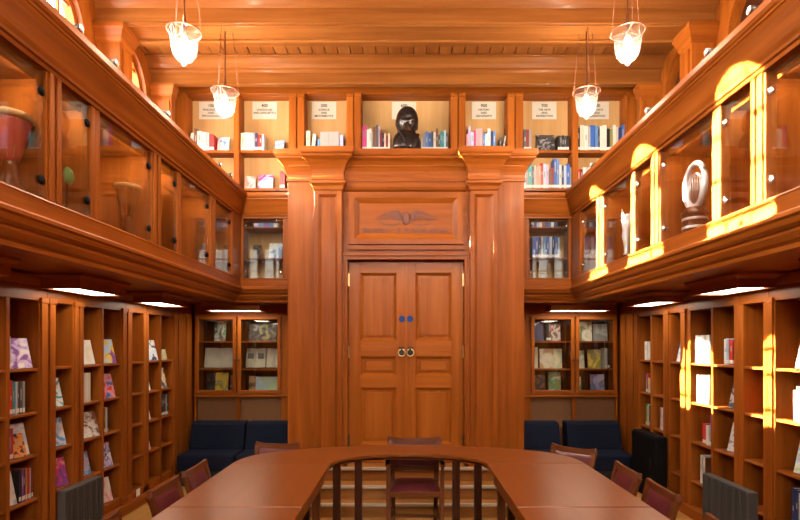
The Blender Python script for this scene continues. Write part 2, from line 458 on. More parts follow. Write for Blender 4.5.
# piers and beams
for ya, yb, beam in ((4.72, 4.92, True), (3.46, 3.66, True)):
    b = MB()
    b.box(-2.75, 2.75, ya, ya+0.26, 4.46, ZC, CEIL)
    b.prism([(ya, 4.60), (ya-0.02, 4.62), (ya-0.05, 4.66), (ya-0.05, ZC), (ya, ZC)], 0, -2.75, 2.75, CEIL, wax=0)
    b.prism([(ya+.26, 4.60), (ya+.28, 4.62), (ya+.31, 4.66), (ya+.31, ZC), (ya+.26, ZC)], 0, -2.75, 2.75, CEIL, wax=0)
    b.box(-2.75, 2.75, ya-0.012, ya, 4.462, 4.485, CEIL)
    b.box(-2.75, 2.75, ya+0.232, ya+0.262, 4.438, 4.46, CEIL); b.box(-2.75, 2.75, ya+0.004, ya+0.02, 4.446, 4.46, CEIL)
    trim(b, 0.003)
    for s in (-1, 1):
        p = MB()
        p.box(s*2.53, s*2.75, ya, yb, 3.33, 4.36, WOOD, axis=2)
        p.sweep([(0, 4.30), (0.01, 4.31), (0.02, 4.36), (0.05, 4.42), (0.05, 4.46), (-0.05, 4.46), (-0.05, 4.30)],
                [(s*2.75, ya), (s*2.53, ya), (s*2.53, yb), (s*2.75, yb)], WOOD, side=(-1 if s > 0 else 1))
        p.box(s*2.51, s*2.53, ya+0.03, yb-0.03, 3.36, 4.26, WOOD, axis=2)
        trim(p, 0.003)
# back cornice beam over the open shelves
b = MB()
b.sweep([(0, 4.43), (0.0, 4.56), (0.02, 4.58), (0.05, 4.585), (0.07, 4.62), (0.12, 4.66), (0.15, 4.665), (0.15, ZC), (-0.06, ZC), (-0.06, 4.43)],
        [(-2.75, 5.75), (2.75, 5.75)], CEIL)
b.box(-2.75, 2.75, 5.735, 5.75, 4.43, 4.452, CEIL)
trim(b, 0.002)
trim(MB().box(-2.75, 2.75, 5.30, 5.42, 4.655, ZC, CEIL).box(-2.75, 2.75, 5.42, 5.45, 4.667, ZC, CEIL))
for s in (-1, 1):
    p = MB(); p.box(s*2.53, s*2.75, 5.75, 5.85, 3.33, 4.36, WOOD, axis=2)
    p.sweep([(0, 4.30), (0.01, 4.31), (0.02, 4.36), (0.04, 4.40), (0.04, 4.43), (-0.04, 4.43), (-0.04, 4.30)],
            [(s*2.75, 5.75), (s*2.53, 5.75), (s*2.53, 5.85)], WOOD, side=(-1 if s > 0 else 1))
    p.box(s*2.55, s*2.73, 5.735, 5.75, 3.36, 4.26, WOOD, axis=2)
    trim(p, 0.003)
# frieze above the open shelves
fz = MB()
fz.box(-2.75, 2.75, 6.0, 6.06, 4.447, ZC, WOOD)
fz.box(-2.75, 2.75, 5.99, 6.0, 4.447, 4.456, WOOD).box(-2.75, 2.75, 5.97, 6.0, 4.58, 4.62, WOOD)
trim(fz, 0.002)

# the gallery: cornice, fascia, soffit and deck on the two sides and across the back
CORN = [(-.1, 3.06), (.02, 3.06), (.02, 3.083), (.034, 3.088), (.036, 3.105), (.048, 3.13), (.064, 3.18), (.082, 3.23), (.095, 3.255), (.102, 3.257), (.102, 3.272), (.112, 3.278), (.12, 3.295), (.12, 3.33), (-.1, 3.33)]
FASC = [(-.16, 2.38), (.02, 2.38), (.024, 2.372), (.02, 2.365), (.02, 2.285), (.04, 2.28), (.052, 2.268), (.052, 2.25), (.035, 2.24), (.022, 2.215), (.0, 2.20), (-.012, 2.198), (-.012, 2.18), (-.035, 2.15), (-.06, 2.135), (-.062, 2.11), (-.16, 2.11)]
for s in (-1, 1):
    path = [(s*1.9, YF), (s*1.9, 6.08), (s*1.225, 6.08)]
    trim(MB().sweep(CORN, path, WOOD, side=-s))
    trim(MB().sweep(FASC, path, WOOD, side=-s))
    so = MB()
    so.box(s*1.99, s*3.0, YF, 7.0, 2.135, 2.17, WOOD, axis=1)
    so.box(s*1.225, s*1.99, 6.17, 7.0, 2.135, 2.17, WOOD, axis=0)
    so.box(s*2.06, s*2.95, YF, 6.2, 2.34, 2.36, WOOD, axis=1); so.box(s*1.225, s*1.98, 6.2, 6.95, 2.34, 2.36, WOOD, axis=0)
    trim(so)
    de = MB()
    de.box(s*1.86, s*2.75, YF, 5.74, 3.29, 3.325, WOOD, axis=1)
    trim(de)
    de = MB()
    # plain panelling that carries the gallery on behind the camera
    de.box(s*1.9, s*1.94, YF, 2.04, 2.38, 3.06, WOOD, axis=2)
    de.box(s*2.72, s*2.76, YF, 3.25, 0, 2.135, WOOD, axis=2)
    trim(de)
    # angle filler between side bookcases and back cabinets
    an = MB()
    an.box(s*2.70, s*2.98, 6.285, 6.98, 0, 2.135, WOOD, axis=2)
    an.box(s*2.685, s*2.70, 6.31, 6.50, 0.2, 2.0, WOOD, axis=2); an.box(s*2.685, s*2.70, 6.53, 6.68, 0.2, 2.0, WOOD, axis=2)
    trim(an, 0.003)
    struct('baseboard_left' if s < 0 else 'baseboard_right', MB().box(s*2.66, s*2.70, 3.28, 6.68, 0, 0.10, WOOD, axis=1), 0.004)

# ------------------------------------------------------------------ door surround, door, steps
S = thing('door_surround', 'tall carved wooden surround with pilasters and deep cornice around the double doors', 'door surround', (0, 5.5, 0))
def at(mb, loc): return mb.move(Matrix.Translation(-Vector(loc)))
SL = (0, 5.5, 0)
b = MB()
for s in (-1, 1):
    b.box(s*0.64, s*1.22, 5.5, 5.98, 0, 3.45, WOOD, axis=2)
    b.box(s*1.16, s*1.22, 5.98, 6.98, 0, 2.13, WOOD, axis=2)
b.box(-0.64, 0.64, 5.5, 5.98, 2.56, 3.45, WOOD, axis=0)
at(b, SL).build('body', S, 0.003)
for s in (-1, 1):
    p = MB()
    x0, x1 = sorted((s*0.655, s*0.935))
    p.box(x0, x1, 5.455, 5.5, 0, 3.20, WOOD, axis=2)
    p.frame(x0, x1, 0.42, 3.20, 5.43, 5.455, 0.045)
    p.bevel_panel(x0+0.045, x1-0.045, 0.465, 3.155, 5.43, 0.022, 0.025)
    # base block
    p.box(x0-0.015, x1+0.015, 5.415, 5.5, 0.0, 0.42, WOOD, axis=2)
    at(p, SL).build('pilaster', S, 0.002)
    p = MB()
    p.sweep([(-.03, 3.19), (0.0, 3.19), (0.012, 3.205), (0.018, 3.235), (0.03, 3.25), (0.042, 3.262), (0.042, 3.29), (-.03, 3.29)],
            [(x0, 5.5), (x0, 5.43), (x1, 5.43), (x1, 5.5)], WOOD)
    at(p, SL).build('capital', S)
CR = [(-.3, 3.30), (0.0, 3.30), (0.012, 3.305), (0.012, 3.335), (0.004, 3.345), (0.006, 3.37), (0.014, 3.405), (0.034, 3.455), (0.062, 3.49), (0.095, 3.515), (0.10, 3.522), (0.10, 3.536), (0.112, 3.542), (0.118, 3.556), (0.118, 3.605), (-.3, 3.605)]
cr = MB()
CR2 = [(max(d, -.03), z) for d, z in CR]
path = [(-1.22, 5.98), (-1.22, 5.5), (-0.95, 5.5), (-0.95, 5.43), (-0.64, 5.43), (-0.64, 5.5), (0.64, 5.5), (0.64, 5.43), (0.95, 5.43), (0.95, 5.5), (1.22, 5.5), (1.22, 5.98)]
cr.sweep(CR2, path, WOOD)
cr.box(-1.21, 1.21, 5.46, 5.98, 3.45, 3.602, WOOD)
at(cr, SL).build('cornice', S)
fr = MB()
fr.sweep([(-.02, 3.20), (0.0, 3.20), (0.02, 3.215), (0.03, 3.24), (0.03, 3.255), (-.02, 3.255)], [(-0.62, 5.5), (0.62, 5.5)], WOOD)
fr.box(-0.64, 0.64, 5.492, 5.5, 3.30, 3.42, WOOD)
at(fr, SL).build('frieze_moulding', S)
op = MB()
op.frame(-0.585, 0.585, 2.655, 3.185, 5.462, 5.5, 0.055)
op.bevel_panel(-0.53, 0.53, 2.71, 3.13, 5.462, 0.03, 0.05)
op.box(-0.53, 0.53, 5.494, 5.5, 2.71, 3.13, WOOD, axis=0)
op.box(-0.60, 0.60, 5.47, 5.5, 2.60, 2.64, WOOD, axis=0)
opo = at(op, SL).build('overdoor_panel', S)
# low relief: a spread bird-like crest over a line of worn lettering strokes
cv = MB()
yb = 5.492
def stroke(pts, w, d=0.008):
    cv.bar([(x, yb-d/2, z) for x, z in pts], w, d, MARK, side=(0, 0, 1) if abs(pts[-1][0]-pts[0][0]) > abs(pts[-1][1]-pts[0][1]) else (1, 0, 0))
rr = random.Random(4)
for s in (-1, 1):
    for k in range(7):
        a = 0.10+0.27*k
        r = 0.30-0.018*k
        stroke([(s*0.03, 2.90+0.006*k), (s*(0.03+r*0.45*math.cos(a*0.55)), 2.915+0.13*math.sin(a)*0.7), (s*(0.03+r*math.cos(a*0.75)), 2.90+0.10*math.sin(a))], [0.012, 0.011, 0.005])
    stroke([(s*0.05, 2.875), (s*0.15, 2.855), (s*0.24, 2.87), (s*0.27, 2.90)], [0.008, 0.012, 0.010, 0.004])
cv.lathe([(0.001, -0.06), (0.03, -0.05), (0.045, 0.0), (0.035, 0.05), (0.02, 0.075), (0.001, 0.085)], (0, yb, 2.915), 12, MARK, M=Matrix.Diagonal((1, 0.2, 1, 1)).to_3x3())
cvo = at(cv, SL).build('crest_relief', opo)
cv = MB()
x = -0.44
for wl in (9, 1, 12):
    for k in range(wl):
        h = 0.046 if k == 0 else 0.034
        z0 = 2.782
        t = rr.choice((0, 1, 2, 3))
        stroke([(x, z0), (x, z0+h)], 0.008)
        if t in (1, 2): stroke([(x+0.018, z0), (x+0.018, z0+h)], 0.008)
        if t in (1, 3): stroke([(x, z0+h-0.004), (x+0.02, z0+h-0.004)], 0.007)
        if t in (2, 3): stroke([(x, z0+0.004), (x+0.02, z0+0.004)], 0.007)
        x += 0.036
    x += 0.036
at(cv, SL).build('worn_inscription', opo)
ar = MB()
for s in (-1, 1):
    ar.box(s*0.602, s*0.652, 5.475, 5.60, 0.39, 2.50, WOOD, axis=2)
    ar.box(s*0.63, s*0.655, 5.462, 5.475, 0.39, 2.555, WOOD, axis=2)
ar.box(-0.652, 0.652, 5.475, 5.60, 2.50, 2.56, WOOD, axis=0).box(-0.655, 0.655, 5.458, 5.475, 2.535, 2.565, WOOD, axis=0)
at(ar, SL).build('architrave', S, 0.003)

# the double door
D = MB().box(-0.602, 0.602, 5.66, 5.69, 0.39, 2.50, WOOD, axis=2)
D = struct('door_1', D)
for s in (-1, 1):
    L = MB()
    x0, x1 = sorted((s*0.004, s*0.60))
    yf = 5.575; yb_ = 5.62
    a, b_ = sorted((s*0.10, s*0.475))
    L.box(x0, a, yf, yb_, 0.395, 2.495, DOORWOOD_LIT, axis=2); L.box(b_, x1, yf, yb_, 0.395, 2.495, DOORWOOD_LIT, axis=2)
    zs = [0.395, 0.585, 1.175, 1.30, 1.50, 1.665, 2.375, 2.495]
    for i in range(0, 8, 2): L.box(a, b_, yf, yb_, zs[i], zs[i+1], DOORWOOD_LIT, axis=0)
    for i in (1, 3, 5):
        L.bevel_panel(a, b_, zs[i], zs[i+1], yf, 0.03, 0.028, DOORWOOD_LIT)
        # raised field
        w = 0.055
        L.box(a+w, b_-w, yf+0.012, yf+0.03, zs[i]+w, zs[i+1]-w, DOORWOOD_LIT, axis=2 if i != 3 else 0)
    if s < 0: L.box(-0.012, 0.012, yf-0.006, yf+0.004, 0.395, 2.495, DOORWOOD_LIT, axis=2)
    lo = L.build('door_leaf', D, 0.0015)
    R = MB()
    R.box(s*0.045-0.028, s*0.045+0.028, yf-0.010, yf-0.001, 1.505, 1.60, IRON)
    R.lathe([(0.001, 0), (0.016, 0.0), (0.016, 0.012), (0.010, 0.03), (0.001, 0.034)], (s*0.045, yf-0.008, 1.575), 12, IRON, M=Matrix.Rotation(PI/2, 3, 'X'))
    h = R.build('handle_plate', lo)
    ring = MB(); n = 24
    ring.tube([(s*0.045+0.036*math.cos(2*PI*i/n), yf-0.028, 1.540+0.036*math.sin(2*PI*i/n)) for i in range(n)], 0.0065, 8, BRASS, closed=True)
    ro = ring.build('ring_handle', lo); ro['label'] = 'brass ring pull'
    sg = MB(); sg.lathe([(0.001, 0), (0.034, 0.0), (0.034, 0.004), (0.001, 0.004)], (s*0.042, yf-0.001, 1.892), 24, BLUESIGN, smooth=False, M=Matrix.Rotation(PI/2, 3, 'X'))
    so = sg.build('round_sign', lo); so['label'] = 'round blue door sign'
    for z in (0.62, 1.55, 2.30):
        hg = MB().box(s*0.590, s*0.610, yf-0.022, yf-0.001, z-0.065, z+0.065, BRASS if z > 1 else IRON)
        hg.build('hinge', lo)

ST = thing('steps', 'three shallow wooden steps with pale nosings rising to the double doors', 'steps', (0, 5.2, 0))
at(MB().box(-0.6, 0.6, 5.41, 5.655, 0.0, 0.388, STEPWOOD), (0, 5.2, 0)).build('landing', ST)
for k, (yn, z) in enumerate(((5.32, 0.39), (5.13, 0.26), (4.985, 0.13))):
    m = MB(); m.box(-1.15, 1.15, yn+0.02, 5.41, z-0.13+(0.001), z-0.02, STEPWOOD, axis=0)
    tr = MB(); tr.box(-1.17, 1.17, yn, 5.41, z-0.02, z, STEPWOOD, axis=0)
    o = at(m, (0, 5.2, 0)).build('riser', ST)
    t = at(tr, (0, 5.2, 0)).build('tread', ST, 0.004)
    n = MB(); n.box(-1.17, 1.17, yn-0.004, yn+0.0, z-0.02, z+0.002, PAPER); n.box(-1.17, 1.17, yn, yn+0.03, z, z+0.002, PAPER)
    q = at(n, (0, 5.2, 0)).build('nosing', ST); q['label'] = 'pale step nosing'
# ------------------------------------------------------------------ bookcases below the gallery
LZ = [0.18, 0.50, 0.82, 1.13, 1.45]; RZ = [0.34, 0.71, 1.08, 1.45]
def side_bookcase(s, y0, y1, ops, zs, label):
    """carcass in local axes: x along the shelf (viewer's left to right), y into the wall"""
    W = y1-y0
    if s < 0: t = thing('bookcase', label, 'bookcase', (-2.70, y0, 0), PI/2); lo = [(a-y0, b-y0) for a, b in ops]
    else: t = thing('bookcase', label, 'bookcase', (2.70, y1, 0), -PI/2); lo = [(y1-b, y1-a) for a, b in ops][::-1]
    c = MB(); D = 0.27
    xs = [0.001]+[v for o in lo for v in o]+[W-0.001]
    for i in range(0, len(xs), 2):
        a, b = xs[i], xs[i+1]
        c.box(a, b, 0, D, 0.10, 1.945, WOOD, axis=2)
        if b-a > 0.06:
            c.box(a+0.012, b-0.012, -0.016, 0, 0.16, 1.93, WOOD, axis=2)
            c.box(a+0.004, b-0.004, -0.022, 0, 1.93, 1.97, WOOD, axis=0); c.box(a+0.004, b-0.004, -0.022, 0, 0.10, 0.16, WOOD, axis=0)
    c.box(0.001, W-0.001, 0, D, 1.945, 2.125, WOOD, axis=0)
    c.prism([(0, 2.05), (-0.012, 2.06), (-0.03, 2.10), (-0.03, 2.125), (0, 2.125)], 0, 0.001, W-0.001, WOOD, wax=0)
    c.box(0.001, W-0.001, 0.0, D, 0.0, 0.10 if zs[0] > 0.2 else 0.165, WOOD, axis=0)
    c.build('carcass', t, 0.0025)
    for a, b in lo:
        MB().box(a-0.004, b+0.004, D-0.012, D, 0.10, 1.945, BACKWOOD_SHADED, axis=2).build('back_panel', t)
        for z in zs:
            MB().box(a, b, 0.006, D-0.012, z-0.02, z, WOOD, axis=0).build('shelf', t, 0.003)
    return t
PY = [(3.27, 4.01, [(3.31, 3.60), (3.635, 3.92)], 'wide two-column'), (4.01, 4.385, [(4.10, 4.32)], 'narrow'), (4.385, 5.14, [(4.455, 4.735), (4.765, 5.05)], 'wide two-column'),
      (5.14, 5.545, [(5.24, 5.49)], 'narrow'), (5.545, 6.28, [(5.60, 5.86), (5.89, 6.17)], 'wide two-column')]
PYR = [(3.24, 3.97, [(3.28, 3.57), (3.60, 3.90)], 'wide two-column'), (3.97, 4.33, [(4.03, 4.27)], 'narrow'), (4.33, 5.12, [(4.39, 4.69), (4.72, 5.06)], 'wide two-column'),
       (5.12, 5.545, [(5.23, 5.45)], 'narrow'), PY[4]]
HOWL = ['nearest the camera', 'second from the camera, behind the charcoal ribbed panel', 'in the middle of the wall', 'with nothing on its shelves', 'at the far end beside navy sofa']
HOWR = ['nearest the camera', 'second from the camera, holding one red book', 'in the middle, behind the charcoal ribbed panel', 'with sky blue book on top', 'at the far end above the black cabinet']
for (a, b, ops, kd), (a2, b2, ops2, _), hl, hr in zip(PY, PYR, HOWL, HOWR):
    side_bookcase(-1, a, b, ops, LZ, f'{kd} wooden bookcase on the left wall, {hl}')
    side_bookcase(1, a2, b2, ops2, RZ, f'{kd} wooden bookcase on the right wall, {hr}')

# ------------------------------------------------------------------ frames of reference for shelves
class Shelf:
    """x runs to the viewer's right along the shelf, y into the wall, from a front-left corner"""
    def __init__(s, loc, rz): s.loc = Vector(loc); s.rz = rz; s.M = Matrix.Rotation(rz, 3, 'Z')
    def pt(s, x, y, z): return s.loc+s.M @ Vector((x, y, z))
def left_shelf(y, z): return Shelf((-2.70, y, z), PI/2)
def right_shelf(y, z): return Shelf((2.70, y, z), -PI/2)
def back_shelf(x, y, z): return Shelf((x, y, z), 0.0)

def spine_mesh(c, t, h, d, rnd, lean=0.0, sticker=True, title=None):
    m = MB(); e = min(0.002, t*0.12); cv = cover(c)
    m.box(0, e, 0, d, 0, h, cv); m.box(t-e, t, 0, d, 0, h, cv); m.box(0, t, 0, 0.003, 0, h, cv)
    m.box(e, t-e, 0.003, d-0.003, 0.003, h-0.004, PAGE)
    if sticker: m.box(0.001, t-0.001, -0.0006, 0.0, 0.012, 0.042, cover('white'))
    lt = title or ('pale grey' if sum(CC[c]) < 0.9 else 'grey')
    a = 0.40+0.15*rnd.random(); b = a+0.12+0.25*rnd.random()
    if rnd.random() < 0.6 and sticker: m.box(t*0.36, t*0.64, -0.0006, 0.0, h*a, min(h*b, h*0.93), cover(lt))
    if lean: m.move(Matrix.Rotation(lean, 4, 'Y'))
    return m
rb = random.Random(21)
def spine(sh, x, y, c, t, h, d, label, group, lean=0.0, sticker=True):
    m = spine_mesh(c, t, h, d, rb, lean, sticker)
    o = m.build('book'); tag(o, label, 'book', group)
    dz = max(0.0, t*math.sin(lean)) if lean > 0 else 0
    dz = 0.0
    zmin = min(v.co.z for v in o.data.vertices)
    o.location = sh.pt(x, y, 0.0008-zmin); o.rotation_euler = (0, 0, sh.rz)
    return o
def row(sh, x, specs, place, y=0.03, gap=0.0012, d=0.15, group=None, sticker=True):
    """specs: (colour, thickness, height[, lean])"""
    n = len(specs)
    for i, sp in enumerate(specs):
        c, t, h = sp[:3]; ln = sp[3] if len(sp) > 3 else 0.0
        pos = 'only' if n == 1 else (ORD[i]+' from left')
        if n > 1 and i == 0: pos = 'leftmost'
        if n > 1 and i == n-1: pos = 'rightmost'
        if ln < 0: x += h*math.sin(-ln)
        spine(sh, x, y+0.006*rb.random(), c, t, h, d, f'{c} book, {pos} {place}', group or 'books standing in rows', ln, sticker)
        x += t*math.cos(ln)+gap+(h*math.sin(ln) if ln > 0 else 0)
def face(sh, x, w, h, art, label, y=None, t=0.018, lean=0.26, yaw=0.0, group='books shown face out'):
    """a book leaning back with its front cover to the room; x = left edge"""
    if y is None or sh.rz != 0: y = 0.12 if sh.rz == 0 else (0.055 if y is None else y+0.02)
    if abs(sh.rz) > 0.1: yaw = -0.24 if sh.rz > 0 else 0.24; w *= 1.12
    c = MB(); e = 0.002
    c.box(0, w, 0, e, 0, h, art); c.box(0, w, t-e, t, 0, h, art); c.box(0, 0.003, e, t-e, 0, h, art)
    o = c.build('book'); tag(o, label, 'book', group)
    p = MB().box(0.003, w-0.003, e, t-e, 0.003, h-0.003, PAGE).build('page_block', o)
    o.rotation_mode = 'XYZ'
    R = Matrix.Rotation(sh.rz+yaw, 4, 'Z') @ Matrix.Rotation(-lean, 4, 'X')
    o.rotation_euler = R.to_euler()
    o.location = sh.pt(x, y, 0.001)
    # stand on its lower back edge
    zmin = min((R @ v.co).z for v in o.data.vertices)
    o.location.z += -zmin
    return o
def A(key, a, b, c, s=14.0): return art_mat(key, CC[a], CC[b], CC[c], s)

# left wall. compartments: A 3.635-3.92, B 4.10-4.32, C 4.455-4.735, D 4.765-5.05, F 5.60-5.86, G 5.89-6.17
za, zb, zc, zd, ze = LZ[4], LZ[3], LZ[2], LZ[1], LZ[0]
G1 = 'books shown face out on the left wall'
row(left_shelf(3.64, za), 0.02, [('pale grey', .022, .23)], 'behind the purple-figured cover on the near left bookcase')
face(left_shelf(3.68, za), 0.02, .16, .22, A('white purple figure', 'lilac', 'purple', 'white', 11), 'white book with purple figure face out on the near left top shelf', group=G1)
row(left_shelf(3.64, zb), 0.005, [('red', .03, .245), ('red', .025, .245), ('teal', .024, .235), ('pale blue', .02, .23), ('brown', .022, .235), ('dark grey', .024, .23), ('grey', .024, .23)], 'in the near left row below the purple-figured cover')
row(left_shelf(3.64, zc), 0.0, [('lilac', .024, .21), ('purple', .02, .22), ('red', .024, .22)], 'on the near left third shelf beside leaning covers')
face(left_shelf(3.735, zc), -0.005, .085, .17, A('orange black', 'orange', 'black', 'tan', 20), 'orange and black book leaning on the near left third shelf', y=0.02, group=G1)
face(left_shelf(3.768, zc), 0.0, .115, .235, A('white pale blue', 'white', 'pale blue', 'lilac', 10), 'white and pale blue book leaning at right on the near left third shelf', y=0.06, group=G1)
face(left_shelf(3.64, zd), 0.0, .09, .235, A('plain white', 'white', 'white', 'pale grey', 10), 'plain white book leaning at left on the near left fourth shelf', y=0.03, group=G1)
row(left_shelf(3.764, zd), 0.0, [('black', .022, .23), ('purple', .02, .23), ('navy', .02, .225), ('orange', .018, .23), ('red', .018, .23), ('pale grey', .016, .225), ('dark red', .018, .23)], 'in the near left row on the fourth shelf')
row(left_shelf(3.64, ze), 0.0, [('dark grey', .02, .22), ('brown', .02, .20), ('pink', .014, .22)], 'on the lowest shelf of the near left bookcase')
face(left_shelf(4.105, zb), 0.01, .12, .23, A('pale teal white', 'white', 'teal', 'pale blue', 9), 'white and teal book on the second shelf of the near narrow left bookcase', group=G1)
face(left_shelf(4.105, zc), 0.01, .14, .22, A('pale blue white', 'pale blue', 'white', 'mid blue', 9), 'pale blue book on the third shelf of the near narrow left bookcase', group=G1)
face(left_shelf(4.105, zd), 0.01, .16, .22, A('pink violet', 'magenta', 'purple', 'pink', 10), 'pink and violet book on the fourth shelf of the near narrow left bookcase', group=G1)
face(left_shelf(4.46, za), 0.02, .16, .215, A('white plain two', 'white', 'white', 'ivory', 10), 'white book alone on the middle left top shelf', group=G1)
row(left_shelf(4.46, zb), 0.03, [('white', .045, .25), ('white', .045, .25), ('ivory', .04, .25)], 'of the white volumes on the middle left bookcase', sticker=False)
face(left_shelf(4.46, zc), 0.004, .215, .22, A('photo cover', 'pale grey', 'white', 'brown', 16), 'wide grey photo-covered book on the middle left third shelf', group=G1)
face(left_shelf(4.46, zd), 0.01, .13, .20, A('lavender blue', 'pale blue', 'lilac', 'mid blue', 9), 'lavender blue book on the middle left fourth shelf', group=G1)
face(left_shelf(4.77, za), 0.02, .18, .225, A('yellow blue violet', 'yellow', 'pale blue', 'purple', 9), 'yellow, blue and violet book on the middle left top shelf', group=G1)
face(left_shelf(4.77, zb), 0.02, .17, .225, A('pink red', 'pink', 'red', 'blue', 11), 'pink, red and blue book on the middle left second shelf', group=G1)
row(left_shelf(4.77, zc), 0.01, [('pale grey', .022, .23), ('blue', .018, .23), ('dark grey', .016, .225), ('yellow', .014, .23), ('white', .018, .23), ('mid blue', .014, .225)], 'in the middle left row on the third shelf')
face(left_shelf(4.77, zd), 0.01, .15, .22, A('blue white', 'blue', 'white', 'lilac', 13), 'dark blue and white book on the middle left fourth shelf', group=G1)
face(left_shelf(4.77, ze), 0.01, .15, .22, A('white pink', 'white', 'pink', 'white', 9), 'white and pink book on the lowest middle left shelf', group=G1)
face(left_shelf(5.605, za), 0.06, .16, .225, A('blue ring', 'white', 'pale blue', 'navy', 12), 'white book with dark blue ring on the far left top shelf', group=G1)
face(left_shelf(5.605, zb), 0.02, .08, .17, A('small white', 'white', 'pale grey', 'white', 9), 'small white book on the far left second shelf', group=G1)
face(left_shelf(5.605, zc), 0.02, .08, .16, A('small white tan', 'white', 'tan', 'white', 9), 'small white and tan book on the far left third shelf', group=G1)
face(left_shelf(5.605, zd), 0.02, .08, .16, A('small white pink', 'white', 'pink', 'ivory', 9), 'small white and pink book on the far left fourth shelf', group=G1)
face(left_shelf(5.89, za), 0.03, .14, .12, A('small green tan', 'pale green', 'tan', 'olive', 13), 'small green and tan book on the far left top shelf', group=G1)
face(left_shelf(5.89, zb), 0.03, .14, .235, A('yellow white black', 'white', 'yellow', 'dark grey', 10), 'yellow and white book on the far left second shelf', group=G1)
row(left_shelf(5.89, zc), 0.02, [('dark grey', .03, .25), ('black', .03, .25), ('black', .028, .245), ('dark grey', .03, .25), ('black', .03, .245), ('pale grey', .025, .24), ('black', .028, .25)], 'in the dark row of the far left bookcase')

# right wall (viewer's left to right runs towards the camera)
G2 = 'books shown face out on the right wall'
z1, z2, z3, z4 = RZ[3], RZ[2], RZ[1], RZ[0]
def rs(y, z): return right_shelf(y, z)
row(rs(6.17, z1), 0.07, [('white', .07, .21)], 'in the far right column on the top shelf')
row(rs(6.17, z2), 0.10, [('mid blue', .022, .20), ('red', .025, .22), ('yellow', .022, .17), ('white', .02, .16)], 'on the far right second shelf')
row(rs(6.17, z3), 0.10, [('green', .022, .24), ('yellow', .025, .22), ('white', .025, .24), ('dark grey', .022, .23)], 'on the far right third shelf')
row(rs(5.86, z1), 0.19, [('lilac', .025, .21), ('purple', .022, .21)], 'at the edge of the far right top shelf')
row(rs(5.86, z3), 0.13, [('pink', .03, .24), ('white', .03, .24), ('lilac', .03, .23)], 'in the pale trio on the far right third shelf')
face(rs(5.445, z1), 0.012, .165, .20, A('sky blue cover', 'pale blue', 'white', 'mid blue', 9), 'sky blue and white book on the narrow right bookcase top shelf', group=G2)
face(rs(5.445, z3), 0.105, .085, .15, A('white right', 'white', 'ivory', 'white', 9), 'small white book on the narrow right bookcase third shelf', group=G2)
row(rs(5.055, z1), 0.02, [('white', .05, .26), ('ivory', .045, .25), ('white', .05, .26), ('pale grey', .04, .255), ('white', .05, .26)], 'of tall white volumes, middle right top shelf', sticker=False)
row(rs(5.055, z2), 0.05, [('white', .03, .26), ('pale grey', .022, .25), ('white', .03, .255), ('dark grey', .016, .25), ('white', .035, .26), ('pale blue', .02, .25), ('white', .035, .26)], 'in mostly white row, middle right second shelf')
row(rs(5.055, z3), 0.14, [('red', .055, .19), ('white', .045, .18), ('pale grey', .03, .18), ('purple', .02, .28)], 'on the middle right third shelf')
row(rs(5.055, z4), 0.11, [('white', .026, .26), ('pale grey', .024, .25), ('ivory', .024, .25), ('brown', .02, .25)], 'on the lowest middle right shelf')
face(rs(5.055, z4), 0.23, .085, .24, A('framed pale', 'pale grey', 'white', 'dark grey', 9), 'pale grey book in dark border on the lowest middle right shelf', y=0.02, group=G2)
row(rs(4.685, z1), 0.10, [('white', .035, .22), ('pale blue', .022, .225), ('pale grey', .02, .22), ('red', .05, .215), ('dark red', .03, .215), ('mid blue', .02, .22)], 'on the middle right top shelf beside the red ones')
face(rs(4.685, z2), 0.125, .145, .24, A('grey photo', 'pale grey', 'dark grey', 'grey', 13), 'grey photo-covered book leaning on the middle right second shelf', group=G2)
face(rs(4.685, z3), 0.11, .17, .25, A('white blue photo', 'white', 'pale blue', 'grey', 10), 'white and pale blue book leaning on the middle right third shelf', group=G2)
row(rs(4.265, z2), 0.19, [('red', .022, .25), ('orange', .018, .25)], 'at the edge of the near narrow right bookcase')
face(rs(4.265, z3), 0.172, .05, .12, A('small grey', 'grey', 'pale grey', 'dark grey', 13), 'small grey booklet on the near narrow right bookcase third shelf', group=G2)
face(rs(3.895, z1), 0.12, .16, .235, A('sunlit white', 'white', 'ivory', 'white', 9), 'large white book on the near right top shelf', group=G2)
row(rs(3.895, z2), 0.13, [('white', .03, .22), ('teal', .02, .25), ('white', .03, .24), ('pale blue', .02, .25), ('white', .03, .25)], 'in the near right row on the second shelf')
face(rs(3.895, z3), 0.105, .165, .25, A('white teal pattern', 'white', 'pale blue', 'pale green', 14), 'white book with pale blue pattern on the near right third shelf', group=G2)
row(rs(3.895, z4), 0.12, [('navy', .03, .27), ('navy', .03, .265), ('white', .03, .25), ('tan', .03, .25), ('pale grey', .03, .24)], 'in the near right row on the lowest shelf')

